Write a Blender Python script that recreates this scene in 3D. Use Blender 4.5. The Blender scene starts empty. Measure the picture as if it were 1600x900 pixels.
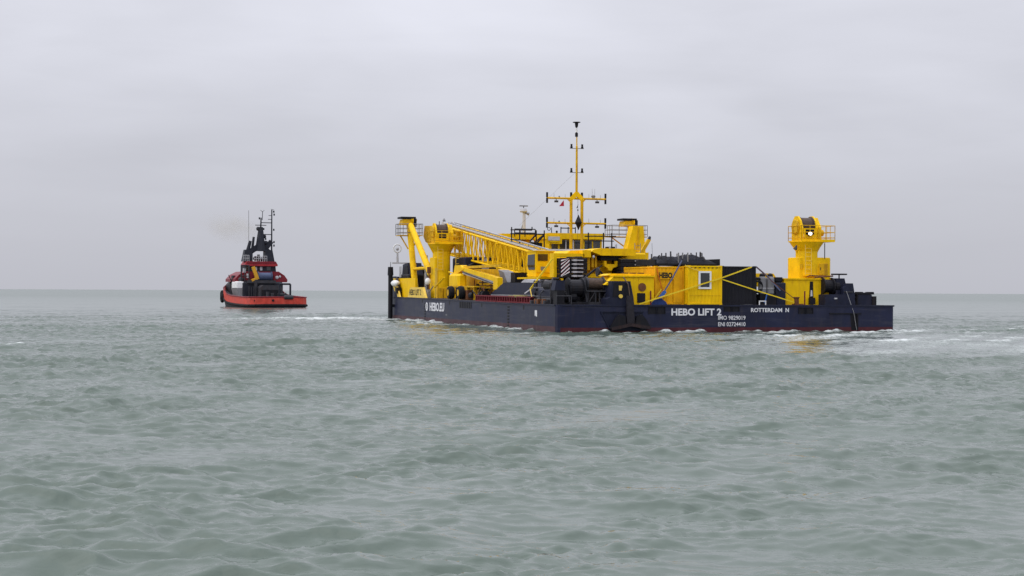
import bpy, math, random
import numpy as np
from mathutils import Vector, Matrix

R = math.radians
scene = bpy.context.scene
col = scene.collection
rnd = random.Random(7)

# ------------------------------------------------------------------ camera
EYE = 2.87                                        # metres above the water
cam_data = bpy.data.cameras.new("camera")
cam = bpy.data.objects.new("camera", cam_data)
col.objects.link(cam)
cam_data.sensor_fit = 'HORIZONTAL'
cam_data.sensor_width = 36.0
cam_data.lens = 36.0 * 2372.0 / 1600.0
cam_data.clip_start = 0.5
cam_data.clip_end = 40000.0
cam.matrix_world = (Matrix.Translation((0, 0, EYE)) @ Matrix.Rotation(R(90) + math.atan(5 / 2372.0), 4, 'X')
                    @ Matrix.Rotation(math.atan(0.00487), 4, 'Z'))
scene.camera = cam

# ------------------------------------------------------------------ sky and light (overcast)
SUN_EL, SUN_AZ = R(42), R(-112)                    # azimuth from +Y towards +X
world = bpy.data.worlds.new("World")
scene.world = world
world.use_nodes = True
nt = world.node_tree
nt.nodes.clear()
def wn(kind, **kw):
    n = nt.nodes.new(kind)
    for k, v in kw.items():
        setattr(n, k, v)
    return n
wl = nt.links.new
sky = wn('ShaderNodeTexSky', sky_type='NISHITA', sun_disc=False)
sky.sun_elevation = SUN_EL
sky.sun_rotation = SUN_AZ % (2 * math.pi)
sky.air_density, sky.dust_density = 1.0, 2.0
bg_clear = wn('ShaderNodeBackground')
bg_clear.inputs['Strength'].default_value = 0.07
wl(sky.outputs[0], bg_clear.inputs['Color'])
tc = wn('ShaderNodeTexCoord')
sep = wn('ShaderNodeSeparateXYZ')
wl(tc.outputs['Generated'], sep.inputs[0])
def wmath(op, a, b=None, clamp=False):
    n = wn('ShaderNodeMath', operation=op, use_clamp=clamp)
    for i, s in enumerate((a, b)):
        if s is None: continue
        if isinstance(s, (int, float)): n.inputs[i].default_value = s
        else: wl(s, n.inputs[i])
    return n.outputs[0]
el = wmath('MAXIMUM', sep.outputs['Z'], 0.0)
def cloud(scale, loc, nscale, detail, rough=0.5, tilt=0.0, dist=0.4):
    m = wn('ShaderNodeMapping')
    m.inputs['Scale'].default_value = scale
    m.inputs['Location'].default_value = loc
    m.inputs['Rotation'].default_value = (0, tilt, 0)
    wl(tc.outputs['Generated'], m.inputs[0])
    n = wn('ShaderNodeTexNoise')
    n.inputs['Scale'].default_value = nscale
    n.inputs['Detail'].default_value = detail
    n.inputs['Roughness'].default_value = rough
    n.inputs['Distortion'].default_value = dist
    wl(m.outputs[0], n.inputs['Vector'])
    return n.outputs['Fac']
c1 = cloud((1.0, 1.0, 3.2), (3.1, 1.7, 0.6), 3.4, 3.0, 0.5, R(12))
c2 = cloud((1.0, 1.0, 5.5), (9.1, 4.4, 2.0), 9.0, 5.0, 0.55, R(-6))
cl = wmath('ADD', wmath('MULTIPLY', wmath('SUBTRACT', c1, 0.5), 0.30), wmath('MULTIPLY', wmath('SUBTRACT', c2, 0.5), 0.09))
# the soft texture of the cloud base fades into the even murk near the horizon
fade = wmath('MULTIPLY', el, 9.0, True)
cl = wmath('MULTIPLY', cl, fade)
grad = wmath('ADD', wmath('ADD', wmath('MULTIPLY', el, 0.42), wmath('MULTIPLY', wmath('MULTIPLY', el, el), 1.15)), 0.548)     # overcast: brighter towards the zenith
murk = wmath('MULTIPLY', wmath('MINIMUM', wmath('MULTIPLY', el, 10.0), 1.0), 0.045)
# a broad thinner patch in the cloud ahead
px_ = wmath('DIVIDE', wmath('ADD', sep.outputs['X'], -0.03), 0.27)
pz_ = wmath('DIVIDE', wmath('SUBTRACT', sep.outputs['Z'], 0.175), 0.075)
thin = wmath('POWER', 2.718, wmath('MULTIPLY', wmath('ADD', wmath('MULTIPLY', px_, px_), wmath('MULTIPLY', pz_, pz_)), -1.0))
lum = wmath('ADD', wmath('ADD', wmath('ADD', grad, murk), cl), wmath('MULTIPLY', thin, 0.115))
comb = wn('ShaderNodeCombineXYZ')
wl(wmath('MULTIPLY', lum, 0.972), comb.inputs[0])
wl(wmath('MULTIPLY', lum, 0.985), comb.inputs[1])
wl(wmath('MULTIPLY', lum, 1.09), comb.inputs[2])
bg_cloud = wn('ShaderNodeBackground')
bg_cloud.inputs['Strength'].default_value = 1.0
wl(comb.outputs[0], bg_cloud.inputs['Color'])
mixs = wn('ShaderNodeMixShader')
mixs.inputs[0].default_value = 0.95
wl(bg_clear.outputs[0], mixs.inputs[1])
wl(bg_cloud.outputs[0], mixs.inputs[2])
wo = wn('ShaderNodeOutputWorld')
wl(mixs.outputs[0], wo.inputs['Surface'])

sun_data = bpy.data.lights.new("sun", 'SUN')
sun_data.energy = 1.1
sun_data.angle = R(90)
sun_data.color = (1.0, 0.96, 0.9)
sun = bpy.data.objects.new("sun", sun_data)
col.objects.link(sun)
sd = Vector((math.sin(SUN_AZ) * math.cos(SUN_EL), math.cos(SUN_AZ) * math.cos(SUN_EL), math.sin(SUN_EL)))
sun.rotation_euler = sd.to_track_quat('Z', 'Y').to_euler()

vs = scene.view_settings
vs.view_transform = 'Standard'
vs.look = 'None'
vs.exposure = 0.0
vs.gamma = 1.0
vs.use_curve_mapping = False

# ------------------------------------------------------------------ frames of reference
BARGE_AT, BARGE_ROT = Vector((3.1, 105.4, 0)), R(17.55)
M_BARGE = Matrix.Translation(BARGE_AT) @ Matrix.Rotation(BARGE_ROT, 4, 'Z')
M_CRANE = M_BARGE @ Matrix.Translation((7.3, 14.0, 0)) @ Matrix.Rotation(R(6), 4, 'Z')
M_TUG = Matrix.Translation((-42.6, 257.0, 0)) @ Matrix.Rotation(R(23), 4, 'Z')
BL, BW = 51.7, 26.7                                # barge length and beam

# ------------------------------------------------------------------ materials
def new_mat(name):
    m = bpy.data.materials.new(name)
    m.use_nodes = True
    return m, m.node_tree, m.node_tree.nodes['Principled BSDF']

def paint(name, c, rough=0.5, var=0.18, rust=0.0, rust_c=(0.16, 0.06, 0.025), metal=0.0, scale=1.2, bump=0.02, spec=0.2, scuff=0.0, streak=0.0, streak_c=(0.3, 0.3, 0.3)):
    m, t, p = new_mat(name)
    N, L = t.nodes.new, t.links.new
    co = N('ShaderNodeTexCoord')
    n1 = N('ShaderNodeTexNoise'); n1.inputs['Scale'].default_value = scale; n1.inputs['Detail'].default_value = 6
    n1.inputs['Roughness'].default_value = 0.62
    L(co.outputs['Object'], n1.inputs['Vector'])
    r1 = N('ShaderNodeMapRange'); r1.inputs[1].default_value = 0.3; r1.inputs[2].default_value = 0.7
    r1.inputs[3].default_value = 1 - var; r1.inputs[4].default_value = 1 + var * 0.6
    L(n1.outputs['Fac'], r1.inputs[0])
    hs = N('ShaderNodeVectorMath'); hs.operation = 'SCALE'
    hs.inputs[0].default_value = c
    L(r1.outputs[0], hs.inputs['Scale'])
    out = hs.outputs[0]
    def layer(out, amount, colr, sc, seed):
        mp = N('ShaderNodeMapping'); mp.inputs['Scale'].default_value = sc; mp.inputs['Location'].default_value = (seed, seed * 2, 0)
        L(co.outputs['Object'], mp.inputs[0])
        n2 = N('ShaderNodeTexNoise'); n2.inputs['Scale'].default_value = 1.0; n2.inputs['Detail'].default_value = 5
        n2.inputs['Roughness'].default_value = 0.65
        L(mp.outputs[0], n2.inputs['Vector'])
        r2 = N('ShaderNodeMapRange'); r2.inputs[1].default_value = 0.52; r2.inputs[2].default_value = 0.75
        r2.inputs[3].default_value = 0; r2.inputs[4].default_value = amount
        L(n2.outputs['Fac'], r2.inputs[0])
        mx = N('ShaderNodeMix'); mx.data_type = 'RGBA'
        L(r2.outputs[0], mx.inputs['Factor']); L(out, mx.inputs[6]); mx.inputs[7].default_value = (*colr, 1)
        return mx.outputs[2]
    if rust: out = layer(out, rust, rust_c, (3.0, 3.0, 0.55), 3.3)
    if streak: out = layer(out, streak, streak_c, (0.9, 0.9, 0.12), 8.1)
    if scuff: out = layer(out, scuff, (0.11, 0.105, 0.115), (0.30, 0.30, 3.2), 5.7)
    L(out, p.inputs['Base Color'])
    rr = N('ShaderNodeMapRange'); rr.inputs[3].default_value = max(0.05, rough - 0.1); rr.inputs[4].default_value = min(1, rough + 0.15)
    L(n1.outputs['Fac'], rr.inputs[0]); L(rr.outputs[0], p.inputs['Roughness'])
    p.inputs['Metallic'].default_value = metal
    p.inputs['Specular IOR Level'].default_value = spec
    if bump:
        b = N('ShaderNodeBump'); b.inputs['Strength'].default_value = 0.35; b.inputs['Distance'].default_value = bump
        L(n1.outputs['Fac'], b.inputs['Height']); L(b.outputs[0], p.inputs['Normal'])
    return m

YEL = paint('yellow_paint', (0.86, 0.53, 0.004), 0.5, 0.16, 0.5, (0.40, 0.19, 0.015), scale=1.0, spec=0.12)
YEL_DIRTY = paint('weathered_yellow_paint', (0.70, 0.41, 0.012), 0.55, 0.28, 0.7, (0.20, 0.08, 0.02), scale=2.0, spec=0.12)
YEL_PALE = paint('pale_yellow_paint', (0.80, 0.56, 0.10), 0.5, 0.14, 0.25, (0.4, 0.2, 0.05))
NAVY = paint('navy_hull_paint', (0.0125, 0.0155, 0.042), 0.42, 0.35, 0.35, (0.05, 0.034, 0.034), scale=0.5, scuff=0.28, streak=0.5, streak_c=(0.035, 0.036, 0.055), spec=0.26, bump=0.03)
BOOT = paint('red_antifouling', (0.075, 0.018, 0.024), 0.6, 0.35, 0.5, (0.05, 0.03, 0.03), scale=1.6)
BLACK = paint('black_steel', (0.010, 0.010, 0.014), 0.5, 0.35, 0.25, (0.05, 0.03, 0.02), scale=2.0)
DKBLUE = paint('dark_blue_steel', (0.015, 0.018, 0.038), 0.5, 0.3, 0.3, (0.05, 0.035, 0.03), scale=1.5)
DKGREY = paint('dark_grey_steel', (0.045, 0.045, 0.052), 0.55, 0.3, 0.3, (0.09, 0.05, 0.03), scale=2.0)
GREY = paint('grey_steel', (0.22, 0.22, 0.23), 0.5, 0.2, 0.15)
PALE = paint('pale_grey_paint', (0.50, 0.50, 0.52), 0.5, 0.15, 0.15, (0.3, 0.22, 0.15))
WHITE = paint('white_paint', (0.78, 0.78, 0.78), 0.5, 0.08, 0.12, (0.4, 0.33, 0.25))
LETTER = paint('white_lettering_paint', (0.72, 0.72, 0.74), 0.55, 0.12, 0.2, (0.3, 0.3, 0.36), bump=0)
LETTER_BLK = paint('black_lettering_paint', (0.02, 0.018, 0.015), 0.55, 0.1, bump=0)
RUST = paint('rusty_brown_steel', (0.15, 0.062, 0.028), 0.75, 0.4, 0.5, (0.06, 0.03, 0.02), scale=3)
WIRE = paint('greasy_wire_rope', (0.085, 0.058, 0.045), 0.55, 0.4, scale=6)
REDSTEEL = paint('dark_red_primer', (0.17, 0.022, 0.030), 0.6, 0.35, 0.4, (0.07, 0.03, 0.03), scale=3)
RUBBER = paint('black_rubber', (0.012, 0.012, 0.014), 0.75, 0.3)
ROPE = paint('yellow_webbing', (0.80, 0.58, 0.03), 0.7, 0.15, bump=0)
BLUE = paint('blue_webbing', (0.05, 0.14, 0.42), 0.7, 0.2, bump=0)
BLUEGREY = paint('blue_grey_webbing', (0.12, 0.14, 0.24), 0.7, 0.2, bump=0)
ORANGE = paint('orange_webbing', (0.60, 0.14, 0.02), 0.7, 0.2, bump=0)
TARP = paint('black_netting', (0.012, 0.013, 0.020), 0.7, 0.5, scale=5, bump=0.08)
CONT_Y = paint('yellow_container_paint', (0.86, 0.54, 0.004), 0.5, 0.12, 0.3, (0.5, 0.25, 0.02), spec=0.12)
CONT_O = paint('faded_orange_yellow_container_paint', (0.82, 0.42, 0.008), 0.5, 0.2, 0.5, (0.42, 0.15, 0.02), spec=0.12)
CONT_K = paint('black_container_paint', (0.011, 0.011, 0.016), 0.5, 0.3, 0.2, (0.04, 0.03, 0.03))
RED = paint('red_tug_paint', (0.56, 0.062, 0.042), 0.5, 0.35, 0.5, (0.62, 0.16, 0.12), streak=0.25, streak_c=(0.6, 0.14, 0.1))
MAROON = paint('dark_red_paint', (0.20, 0.020, 0.030), 0.42, 0.25, 0.2, (0.08, 0.02, 0.02))
TUGBLACK = paint('tug_black_paint', (0.020, 0.022, 0.032), 0.45, 0.3)
DECK = paint('grey_deck_paint', (0.075, 0.075, 0.085), 0.65, 0.3, 0.3, (0.1, 0.06, 0.04))
FLAGRED = paint('red_bunting', (0.45, 0.03, 0.06), 0.8, 0.1, bump=0)
def glass(name, c, rough=0.06):
    m, t, p = new_mat(name)
    p.inputs['Base Color'].default_value = (*c, 1)
    p.inputs['Roughness'].default_value = rough
    p.inputs['Specular IOR Level'].default_value = 0.8
    return m
GLASS = glass('dark_window_glass', (0.02, 0.022, 0.026))
GLASS_B = glass('brown_tinted_glass', (0.05, 0.025, 0.015), 0.12)
def lamp_mat():
    m, t, p = new_mat('lit_lamp')
    p.inputs['Base Color'].default_value = (0.9, 0.9, 0.9, 1)
    p.inputs['Emission Color'].default_value = (1, 0.97, 0.9, 1)
    p.inputs['Emission Strength'].default_value = 2.5
    return m
LAMP = lamp_mat()

# ------------------------------------------------------------------ mesh builder
class MB:
    def __init__(s): s.v, s.f = [], []
    def add(s, vs, fs):
        o = len(s.v)
        s.v += [Vector(v) for v in vs]
        s.f += [[i + o for i in f] for f in fs]
        return s
    def box(s, u0, u1, v0, v1, z0, z1):
        return s.add([(u0, v0, z0), (u1, v0, z0), (u1, v1, z0), (u0, v1, z0), (u0, v0, z1), (u1, v0, z1), (u1, v1, z1), (u0, v1, z1)],
                     [(0, 3, 2, 1), (4, 5, 6, 7), (0, 1, 5, 4), (1, 2, 6, 5), (2, 3, 7, 6), (3, 0, 4, 7)])
    def bbox(s, u0, u1, v0, v1, z0, z1, b):         # box with chamfered vertical and top edges
        def ring(d, z):
            return [(u0 + d + b, v0 + d, z), (u1 - d - b, v0 + d, z), (u1 - d, v0 + d + b, z), (u1 - d, v1 - d - b, z),
                    (u1 - d - b, v1 - d, z), (u0 + d + b, v1 - d, z), (u0 + d, v1 - d - b, z), (u0 + d, v0 + d + b, z)]
        rs = [ring(0, z0), ring(0, z1 - b), ring(b * 0.8, z1)]
        vs = [p for r in rs for p in r]
        fs = [tuple(reversed(range(8))), tuple(range(16, 24))]
        for k in range(2):
            for i in range(8):
                j = (i + 1) % 8
                fs.append((k * 8 + i, k * 8 + j, k * 8 + 8 + j, k * 8 + 8 + i))
        return s.add(vs, fs)
    def prism_v(s, poly, v0, v1):                   # (u, z) outline, counter-clockwise seen from -v, run along v
        n = len(poly)
        return s.add([(u, v0, z) for u, z in poly] + [(u, v1, z) for u, z in poly],
                     [tuple(range(n)), tuple(reversed(range(n, 2 * n)))] +
                     [((i + 1) % n, i, i + n, (i + 1) % n + n) for i in range(n)])
    def prism_u(s, poly, u0, u1):                   # (v, z) outline run along u
        n = len(poly)
        return s.add([(u0, v, z) for v, z in poly] + [(u1, v, z) for v, z in poly],
                     [tuple(reversed(range(n))), tuple(range(n, 2 * n))] +
                     [(i, (i + 1) % n, (i + 1) % n + n, i + n) for i in range(n)])
    def prism_z(s, poly, z0, z1):
        n = len(poly)
        return s.add([(u, v, z0) for u, v in poly] + [(u, v, z1) for u, v in poly],
                     [tuple(reversed(range(n))), tuple(range(n, 2 * n))] +
                     [(i, (i + 1) % n, (i + 1) % n + n, i + n) for i in range(n)])
    def cone(s, p, q, r0, r1, n=10):
        p, q = Vector(p), Vector(q)
        d = (q - p)
        if d.length < 1e-6: return s
        d.normalize()
        a = d.orthogonal().normalized(); b = d.cross(a)
        vs = []
        for c, r in ((p, r0), (q, r1)):
            for i in range(n):
                t = 2 * math.pi * i / n
                vs.append(c + a * (r * math.cos(t)) + b * (r * math.sin(t)))
        return s.add(vs, [tuple(reversed(range(n))), tuple(range(n, 2 * n))] + [(i, (i + 1) % n, (i + 1) % n + n, i + n) for i in range(n)])
    def tube(s, pts, r, n=6):
        for p, q in zip(pts[:-1], pts[1:]): s.cone(p, q, r, r, n)
        return s
    def bar(s, p, q, w, h, up=(0, 0, 1)):           # rectangular bar
        p, q = Vector(p), Vector(q)
        d = (q - p).normalized()
        a = d.cross(Vector(up))
        if a.length < 1e-4: a = d.cross(Vector((1, 0, 0)))
        a.normalize(); b = a.cross(d)
        vs = [c + a * (x * w / 2) + b * (y * h / 2) for c in (p, q) for x, y in ((-1, -1), (1, -1), (1, 1), (-1, 1))]
        return s.add(vs, [(0, 1, 2, 3), (7, 6, 5, 4), (0, 4, 5, 1), (1, 5, 6, 2), (2, 6, 7, 3), (3, 7, 4, 0)])
    def lathe(s, prof, c, axis='Z', n=18):          # (radius, height) profile
        c = Vector(c)
        ax = {'X': Vector((1, 0, 0)), 'Y': Vector((0, 1, 0)), 'Z': Vector((0, 0, 1))}[axis]
        a = {'X': Vector((0, 1, 0)), 'Y': Vector((0, 0, 1)), 'Z': Vector((1, 0, 0))}[axis]
        b = ax.cross(a)
        vs = []
        for r, h in prof:
            for i in range(n):
                t = 2 * math.pi * i / n
                vs.append(c + ax * h + a * (r * math.cos(t)) + b * (r * math.sin(t)))
        fs = [tuple(reversed(range(n)))]
        for k in range(len(prof) - 1):
            for i in range(n):
                j = (i + 1) % n
                fs.append((k * n + i, k * n + j, k * n + n + j, k * n + n + i))
        m = (len(prof) - 1) * n
        fs.append(tuple(range(m, m + n)))
        return s.add(vs, fs)
    def ball(s, c, rx, ry, rz, n=12, m=8):
        c = Vector(c); vs = [c + Vector((0, 0, -rz))]; fs = []
        for k in range(1, m):
            t = -math.pi / 2 + math.pi * k / m
            for i in range(n):
                p = 2 * math.pi * i / n
                vs.append(c + Vector((rx * math.cos(t) * math.cos(p), ry * math.cos(t) * math.sin(p), rz * math.sin(t))))
        vs.append(c + Vector((0, 0, rz)))
        for i in range(n): fs.append((0, 1 + (i + 1) % n, 1 + i))
        for k in range(m - 2):
            for i in range(n):
                j = (i + 1) % n
                fs.append((1 + k * n + i, 1 + k * n + j, 1 + (k + 1) * n + j, 1 + (k + 1) * n + i))
        e = len(vs) - 1; o = 1 + (m - 2) * n
        for i in range(n): fs.append((o + i, o + (i + 1) % n, e))
        return s.add(vs, fs)
    def ring(s, c, R0, r, axis='X', n=18, m=8):     # torus
        c = Vector(c)
        ax = {'X': Vector((1, 0, 0)), 'Y': Vector((0, 1, 0)), 'Z': Vector((0, 0, 1))}[axis]
        a = ax.orthogonal().normalized(); b = ax.cross(a); vs = []; fs = []
        for i in range(n):
            t = 2 * math.pi * i / n
            d = a * math.cos(t) + b * math.sin(t)
            for k in range(m):
                p = 2 * math.pi * k / m
                vs.append(c + d * (R0 + r * math.cos(p)) + ax * (r * math.sin(p)))
        for i in range(n):
            for k in range(m):
                i2, k2 = (i + 1) % n, (k + 1) % m
                fs.append((i * m + k, i2 * m + k, i2 * m + k2, i * m + k2))
        return s.add(vs, fs)
    def rail(s, pts, h=1.05, rails=(0.35, 0.7, 1.05), gap=1.0, r=0.028):
        for p, q in zip(pts[:-1], pts[1:]):
            p, q = Vector(p), Vector(q)
            for k in rails:
                o = Vector((0, 0, k)); s.cone(p + o, q + o, r, r, 5)
            n = max(1, round((q - p).length / gap))
            for i in range(n + 1):
                b = p.lerp(q, i / n); s.cone(b, b + Vector((0, 0, h)), r, r, 5)
        return s
    def mesh(s, name, off=Vector((0, 0, 0)), smooth=False):
        me = bpy.data.meshes.new(name)
        me.from_pydata([tuple(v - off) for v in s.v], [], s.f)
        if smooth:
            for p in me.polygons: p.use_smooth = True
        me.update()
        return me

def text_mb(txt, origin, ex, ey, width, height, thick=0.012, bold=0.02, spacing=1.0):
    cu = bpy.data.curves.new('lettering', 'FONT')
    cu.body = txt; cu.offset = bold; cu.space_character = spacing; cu.resolution_u = 3
    cu.extrude = 0.01
    o = bpy.data.objects.new('lettering', cu)
    col.objects.link(o)
    dg = bpy.context.evaluated_depsgraph_get()
    me = bpy.data.meshes.new_from_object(o.evaluated_get(dg))
    xs = [v.co.x for v in me.vertices]; ys = [v.co.y for v in me.vertices]
    x0, x1, y0, y1 = min(xs), max(xs), min(ys), max(ys)
    ex, ey = Vector(ex), Vector(ey); nz = ex.cross(ey); o3 = Vector(origin)
    mb = MB()
    mb.v = [o3 + ex * ((v.co.x - x0) / (x1 - x0) * width) + ey * ((v.co.y - y0) / (y1 - y0) * height) + nz * (0.003 + (thick if v.co.z > 0 else 0)) for v in me.vertices]
    mb.f = [list(p.vertices) for p in me.polygons]
    bpy.data.objects.remove(o); bpy.data.curves.remove(cu); bpy.data.meshes.remove(me)
    return mb

class Thing:
    def __init__(s, name, label, cat, base=(0, 0, 0), M=M_BARGE, group=None):
        s.base = Vector(base); s.M = M
        s.o = bpy.data.objects.new(name, None)
        s.o.empty_display_size = 0.3
        s.o.matrix_world = M @ Matrix.Translation(s.base)
        col.objects.link(s.o)
        s.o['label'] = label; s.o['category'] = cat
        if group: s.o['group'] = group
    def part(s, name, mb, mat, parent=None, label=None, smooth=False, kind=None):
        ob = bpy.data.objects.new(name, mb.mesh(name, s.base, smooth))
        ob.data.materials.append(mat)
        col.objects.link(ob)
        ob.parent = parent or s.o
        if label: ob['label'] = label
        if kind: ob['kind'] = kind
        return ob
def single(name, label, cat, mb, mat, base, M=M_BARGE, group=None, smooth=False):
    base = Vector(base)
    ob = bpy.data.objects.new(name, mb.mesh(name, base, smooth))
    ob.data.materials.append(mat)
    ob.matrix_world = M @ Matrix.Translation(base)
    col.objects.link(ob)
    ob['label'] = label; ob['category'] = cat
    if group: ob['group'] = group
    return ob

# ------------------------------------------------------------------ the sea
CHOP = 0.86
def build_sea():
    rs = [2.5]
    while rs[-1] < 12000:
        r = rs[-1]
        if r < 11: d = 0.5
        elif r < 60: d = 0.045 + 0.0013 * (r - 11)
        elif r < 160: d = 0.109 + 0.0016 * (r - 60)
        else: d = 0.269 + 0.0090 * (r - 160)
        rs.append(r + d)
    rs = np.array(rs)
    inner = np.arange(-0.42, 0.4201, 0.0015)
    left = np.linspace(-math.pi, -0.42, 60)[:-1]
    right = np.linspace(0.42, math.pi, 60)[1:-1]
    th = np.concatenate([left, inner, right])
    nr, na = len(rs), len(th)
    X0 = (rs[:, None] * np.sin(th)[None, :]).astype(np.float32)
    Y0 = (rs[:, None] * np.cos(th)[None, :]).astype(np.float32)
    dr = np.gradient(rs)
    rng = np.random.default_rng(11)
    NW = 280
    lam = np.exp(rng.uniform(math.log(0.19), math.log(4.5), NW))
    lam[:7] = [5.1, 4.2, 3.5, 6.4, 7.5, 5.8, 2.9]
    spread = rng.normal(0, 1, NW) * np.where(lam > 2.0, 0.5, 0.52)
    wdir = -math.pi / 2 - 0.15 + spread               # waves run towards the viewer
    k = 2 * math.pi / lam
    slope = 0.0170 * np.where(lam < 0.62, 1.0, (0.62 / lam) ** 0.50) * np.clip(lam / 0.30, 0.4, 1.0)
    slope *= rng.uniform(0.6, 1.4, NW)
    slope[:7] *= 1.7
    amp = slope / k
    ph = rng.uniform(0, 2 * math.pi, NW)
    # calm lee beside the barge, and the smooth slick astern to the right
    c, s = math.cos(BARGE_ROT), math.sin(BARGE_ROT)
    xb, yb = X0 - BARGE_AT.x, Y0 - BARGE_AT.y
    ub, vb = xb * c + yb * s, -xb * s + yb * c
    du = np.maximum(np.maximum(-ub, ub - BW), 0); dv = np.maximum(np.maximum(-vb, vb - BL), 0)
    dist = np.sqrt(du * du + dv * dv)
    lee = 1 - 0.60 * np.exp(-(dist / 6.0) ** 2)
    def lown(fx, fy, p):
        return np.sin(X0 * fx + p) * np.cos(Y0 * fy + 1.7 * p) + 0.6 * np.sin(X0 * fx * 2.3 - Y0 * fy * 1.7 + 2.1 * p)
    def sm(x, a, b):
        t = np.clip((x - a) / (b - a), 0, 1); return t * t * (3 - 2 * t)
    wob = 3.0 * lown(0.09, 0.07, 0.4)
    slick = sm(X0 + 0.5 * wob, 9, 20) * sm(Y0 + wob, 62, 78) * (1 - sm(Y0 + wob, 100, 110))
    slick = np.maximum(slick, 0.3 * sm(-X0, 14, 30) * sm(Y0 + 2 * wob, 118, 128) * (1 - sm(Y0 + 2 * wob, 150, 165)))
    patch = np.clip(1.0 + 0.22 * lown(0.045, 0.06, 1.3) + 0.14 * lown(0.19, 0.11, 0.2), 0.5, 1.5)
    gust = patch * lee * (1 - 0.72 * slick)
    swell = lee * (1 - 0.6 * slick)
    short = 0.85 * gust * np.clip(1.20 + 0.75 * lown(0.83, 0.61, 2.2), 0.45, 1.9)
    mid = gust * np.clip(1.05 + 0.55 * lown(0.27, 0.41, 0.9), 0.25, 1.8)
    big = swell * np.clip(0.85 + 0.60 * lown(0.11, 0.16, 3.3) + 0.5 * sm(-X0, 1, 9) * (1 - sm(Y0, 30, 60)), 0.2, 2.0)
    Z = np.zeros_like(X0); DX = np.zeros_like(X0); DY = np.zeros_like(X0)
    miss = np.zeros(nr)
    for i in range(NW):
        keep = np.clip((lam[i] / dr - 1.8) / 1.6, 0, 1).astype(np.float32)
        miss += (1 - keep ** 2) * slope[i] ** 2 / 2
        last = int(np.nonzero(keep > 0)[0].max()) + 1 if (keep > 0).any() else 0
        if last == 0: continue
        cx, cy = math.cos(wdir[i]), math.sin(wdir[i])
        a = (k[i] * (cx * X0[:last] + cy * Y0[:last]) + ph[i]).astype(np.float32)
        w = (big if lam[i] > 2.0 else mid if lam[i] > 0.8 else short)[:last] * keep[:last, None]
        Z[:last] += amp[i] * np.cos(a) * w
        q = 1.0 * amp[i] * np.sin(a) * w
        DX[:last] -= cx * q; DY[:last] -= cy * q
    # sharp-crested chop: domain-warped ridged octaves on top of the wave spectrum
    table = rng.uniform(-1, 1, (256, 256)).astype(np.float32)
    def vnoise(x, y):
        ix, iy = np.floor(x).astype(np.int32), np.floor(y).astype(np.int32)
        fx, fy = x - ix, y - iy
        fx, fy = fx * fx * (3 - 2 * fx), fy * fy * (3 - 2 * fy)
        a, b = ix & 255, iy & 255
        a1, b1 = (a + 1) & 255, (b + 1) & 255
        return (table[a, b] * (1 - fx) + table[a1, b] * fx) * (1 - fy) + (table[a, b1] * (1 - fx) + table[a1, b1] * fx) * fy
    def octave(x, y, chop):
        n = vnoise(x, y)
        m_ = vnoise(x + 41.3, y + 17.7)
        x = x + 1.15 * n; y = y + 1.15 * m_
        wx, wy = 1 - np.abs(np.sin(x)), 1 - np.abs(np.sin(y))
        wx = wx + (np.abs(np.cos(x)) - wx) * wx; wy = wy + (np.abs(np.cos(y)) - wy) * wy
        return (1 - (wx * wy) ** 0.65) ** chop
    nin = int(np.nonzero(rs < 420)[0].max()) + 1
    for cell, hgt, chop, ang in ((1.9, 0.048, 3.4, 0.10), (1.05, 0.047, 3.0, -0.16), (0.60, 0.028, 2.6, 0.14), (0.34, 0.013, 2.2, -0.1), (0.20, 0.006, 2.0, 0.1)):
        keep = np.clip((cell / dr[:nin] - 1.6) / 1.6, 0, 1).astype(np.float32)
        miss[:nin] += (1 - keep ** 2) * 0.004
        last = int(np.nonzero(keep > 0)[0].max()) + 1 if (keep > 0).any() else 0
        if last == 0: continue
        f = math.pi / cell
        ca, sa = math.cos(ang), math.sin(ang)
        xr = (X0[:last] * ca + Y0[:last] * sa) * f * 0.50; yr = (-X0[:last] * sa + Y0[:last] * ca) * f
        h = octave(xr + 3.7, yr + 1.9, chop) + octave(xr * 0.8 - yr * 0.45 + 11.1, yr * 0.9 + xr * 0.35 - 6.3, chop)
        Z[:last] += CHOP * hgt * (h - 0.5) * (mid if cell > 1 else short)[:last] * keep[:last, None]
    coarse = np.abs(th) > 0.43
    Z[:, coarse] *= 0.25; DX[:, coarse] = 0; DY[:, coarse] = 0
    near = np.exp(-(dist / 3.0) ** 2)
    DX *= (1 - 0.8 * near); DY *= (1 - 0.8 * near)
    # foam: a broken line of white water along the hull, the wash astern, and a few small whitecaps
    foam = np.zeros_like(X0)
    n1 = lown(0.9, 0.55, 0.3); n2 = lown(2.3, 1.6, 1.9); n3 = lown(0.31, 0.22, 2.4)
    out = (dist > 0)
    n4 = lown(0.17, 0.23, 4.1)
    foam += np.exp(-(dist / 0.9) ** 2) * np.clip(0.22 + 0.45 * n1 + 0.35 * n2 + 0.2 * n4, 0, 1) * out
    foam += np.exp(-(dist / 4.5) ** 2) * np.clip(0.36 * n2 + 0.45 * n1 + 0.4 * n4 - 0.15, 0, 1) * out * (vb < 8)
    # bow wash, port side
    foam += np.exp(-(((ub + 2.0) / 3.2) ** 2 + ((vb - 31) / 9.0) ** 2)) * np.clip(0.35 + 0.45 * n1 + 0.35 * n2, 0, 1) * 0.95
    foam += np.exp(-(((ub + 7.5) / 8.5) ** 2 + ((vb - 50) / 6.5) ** 2)) * np.clip(0.35 + 0.5 * n1 + 0.4 * n2, 0, 1) * 0.95
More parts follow.
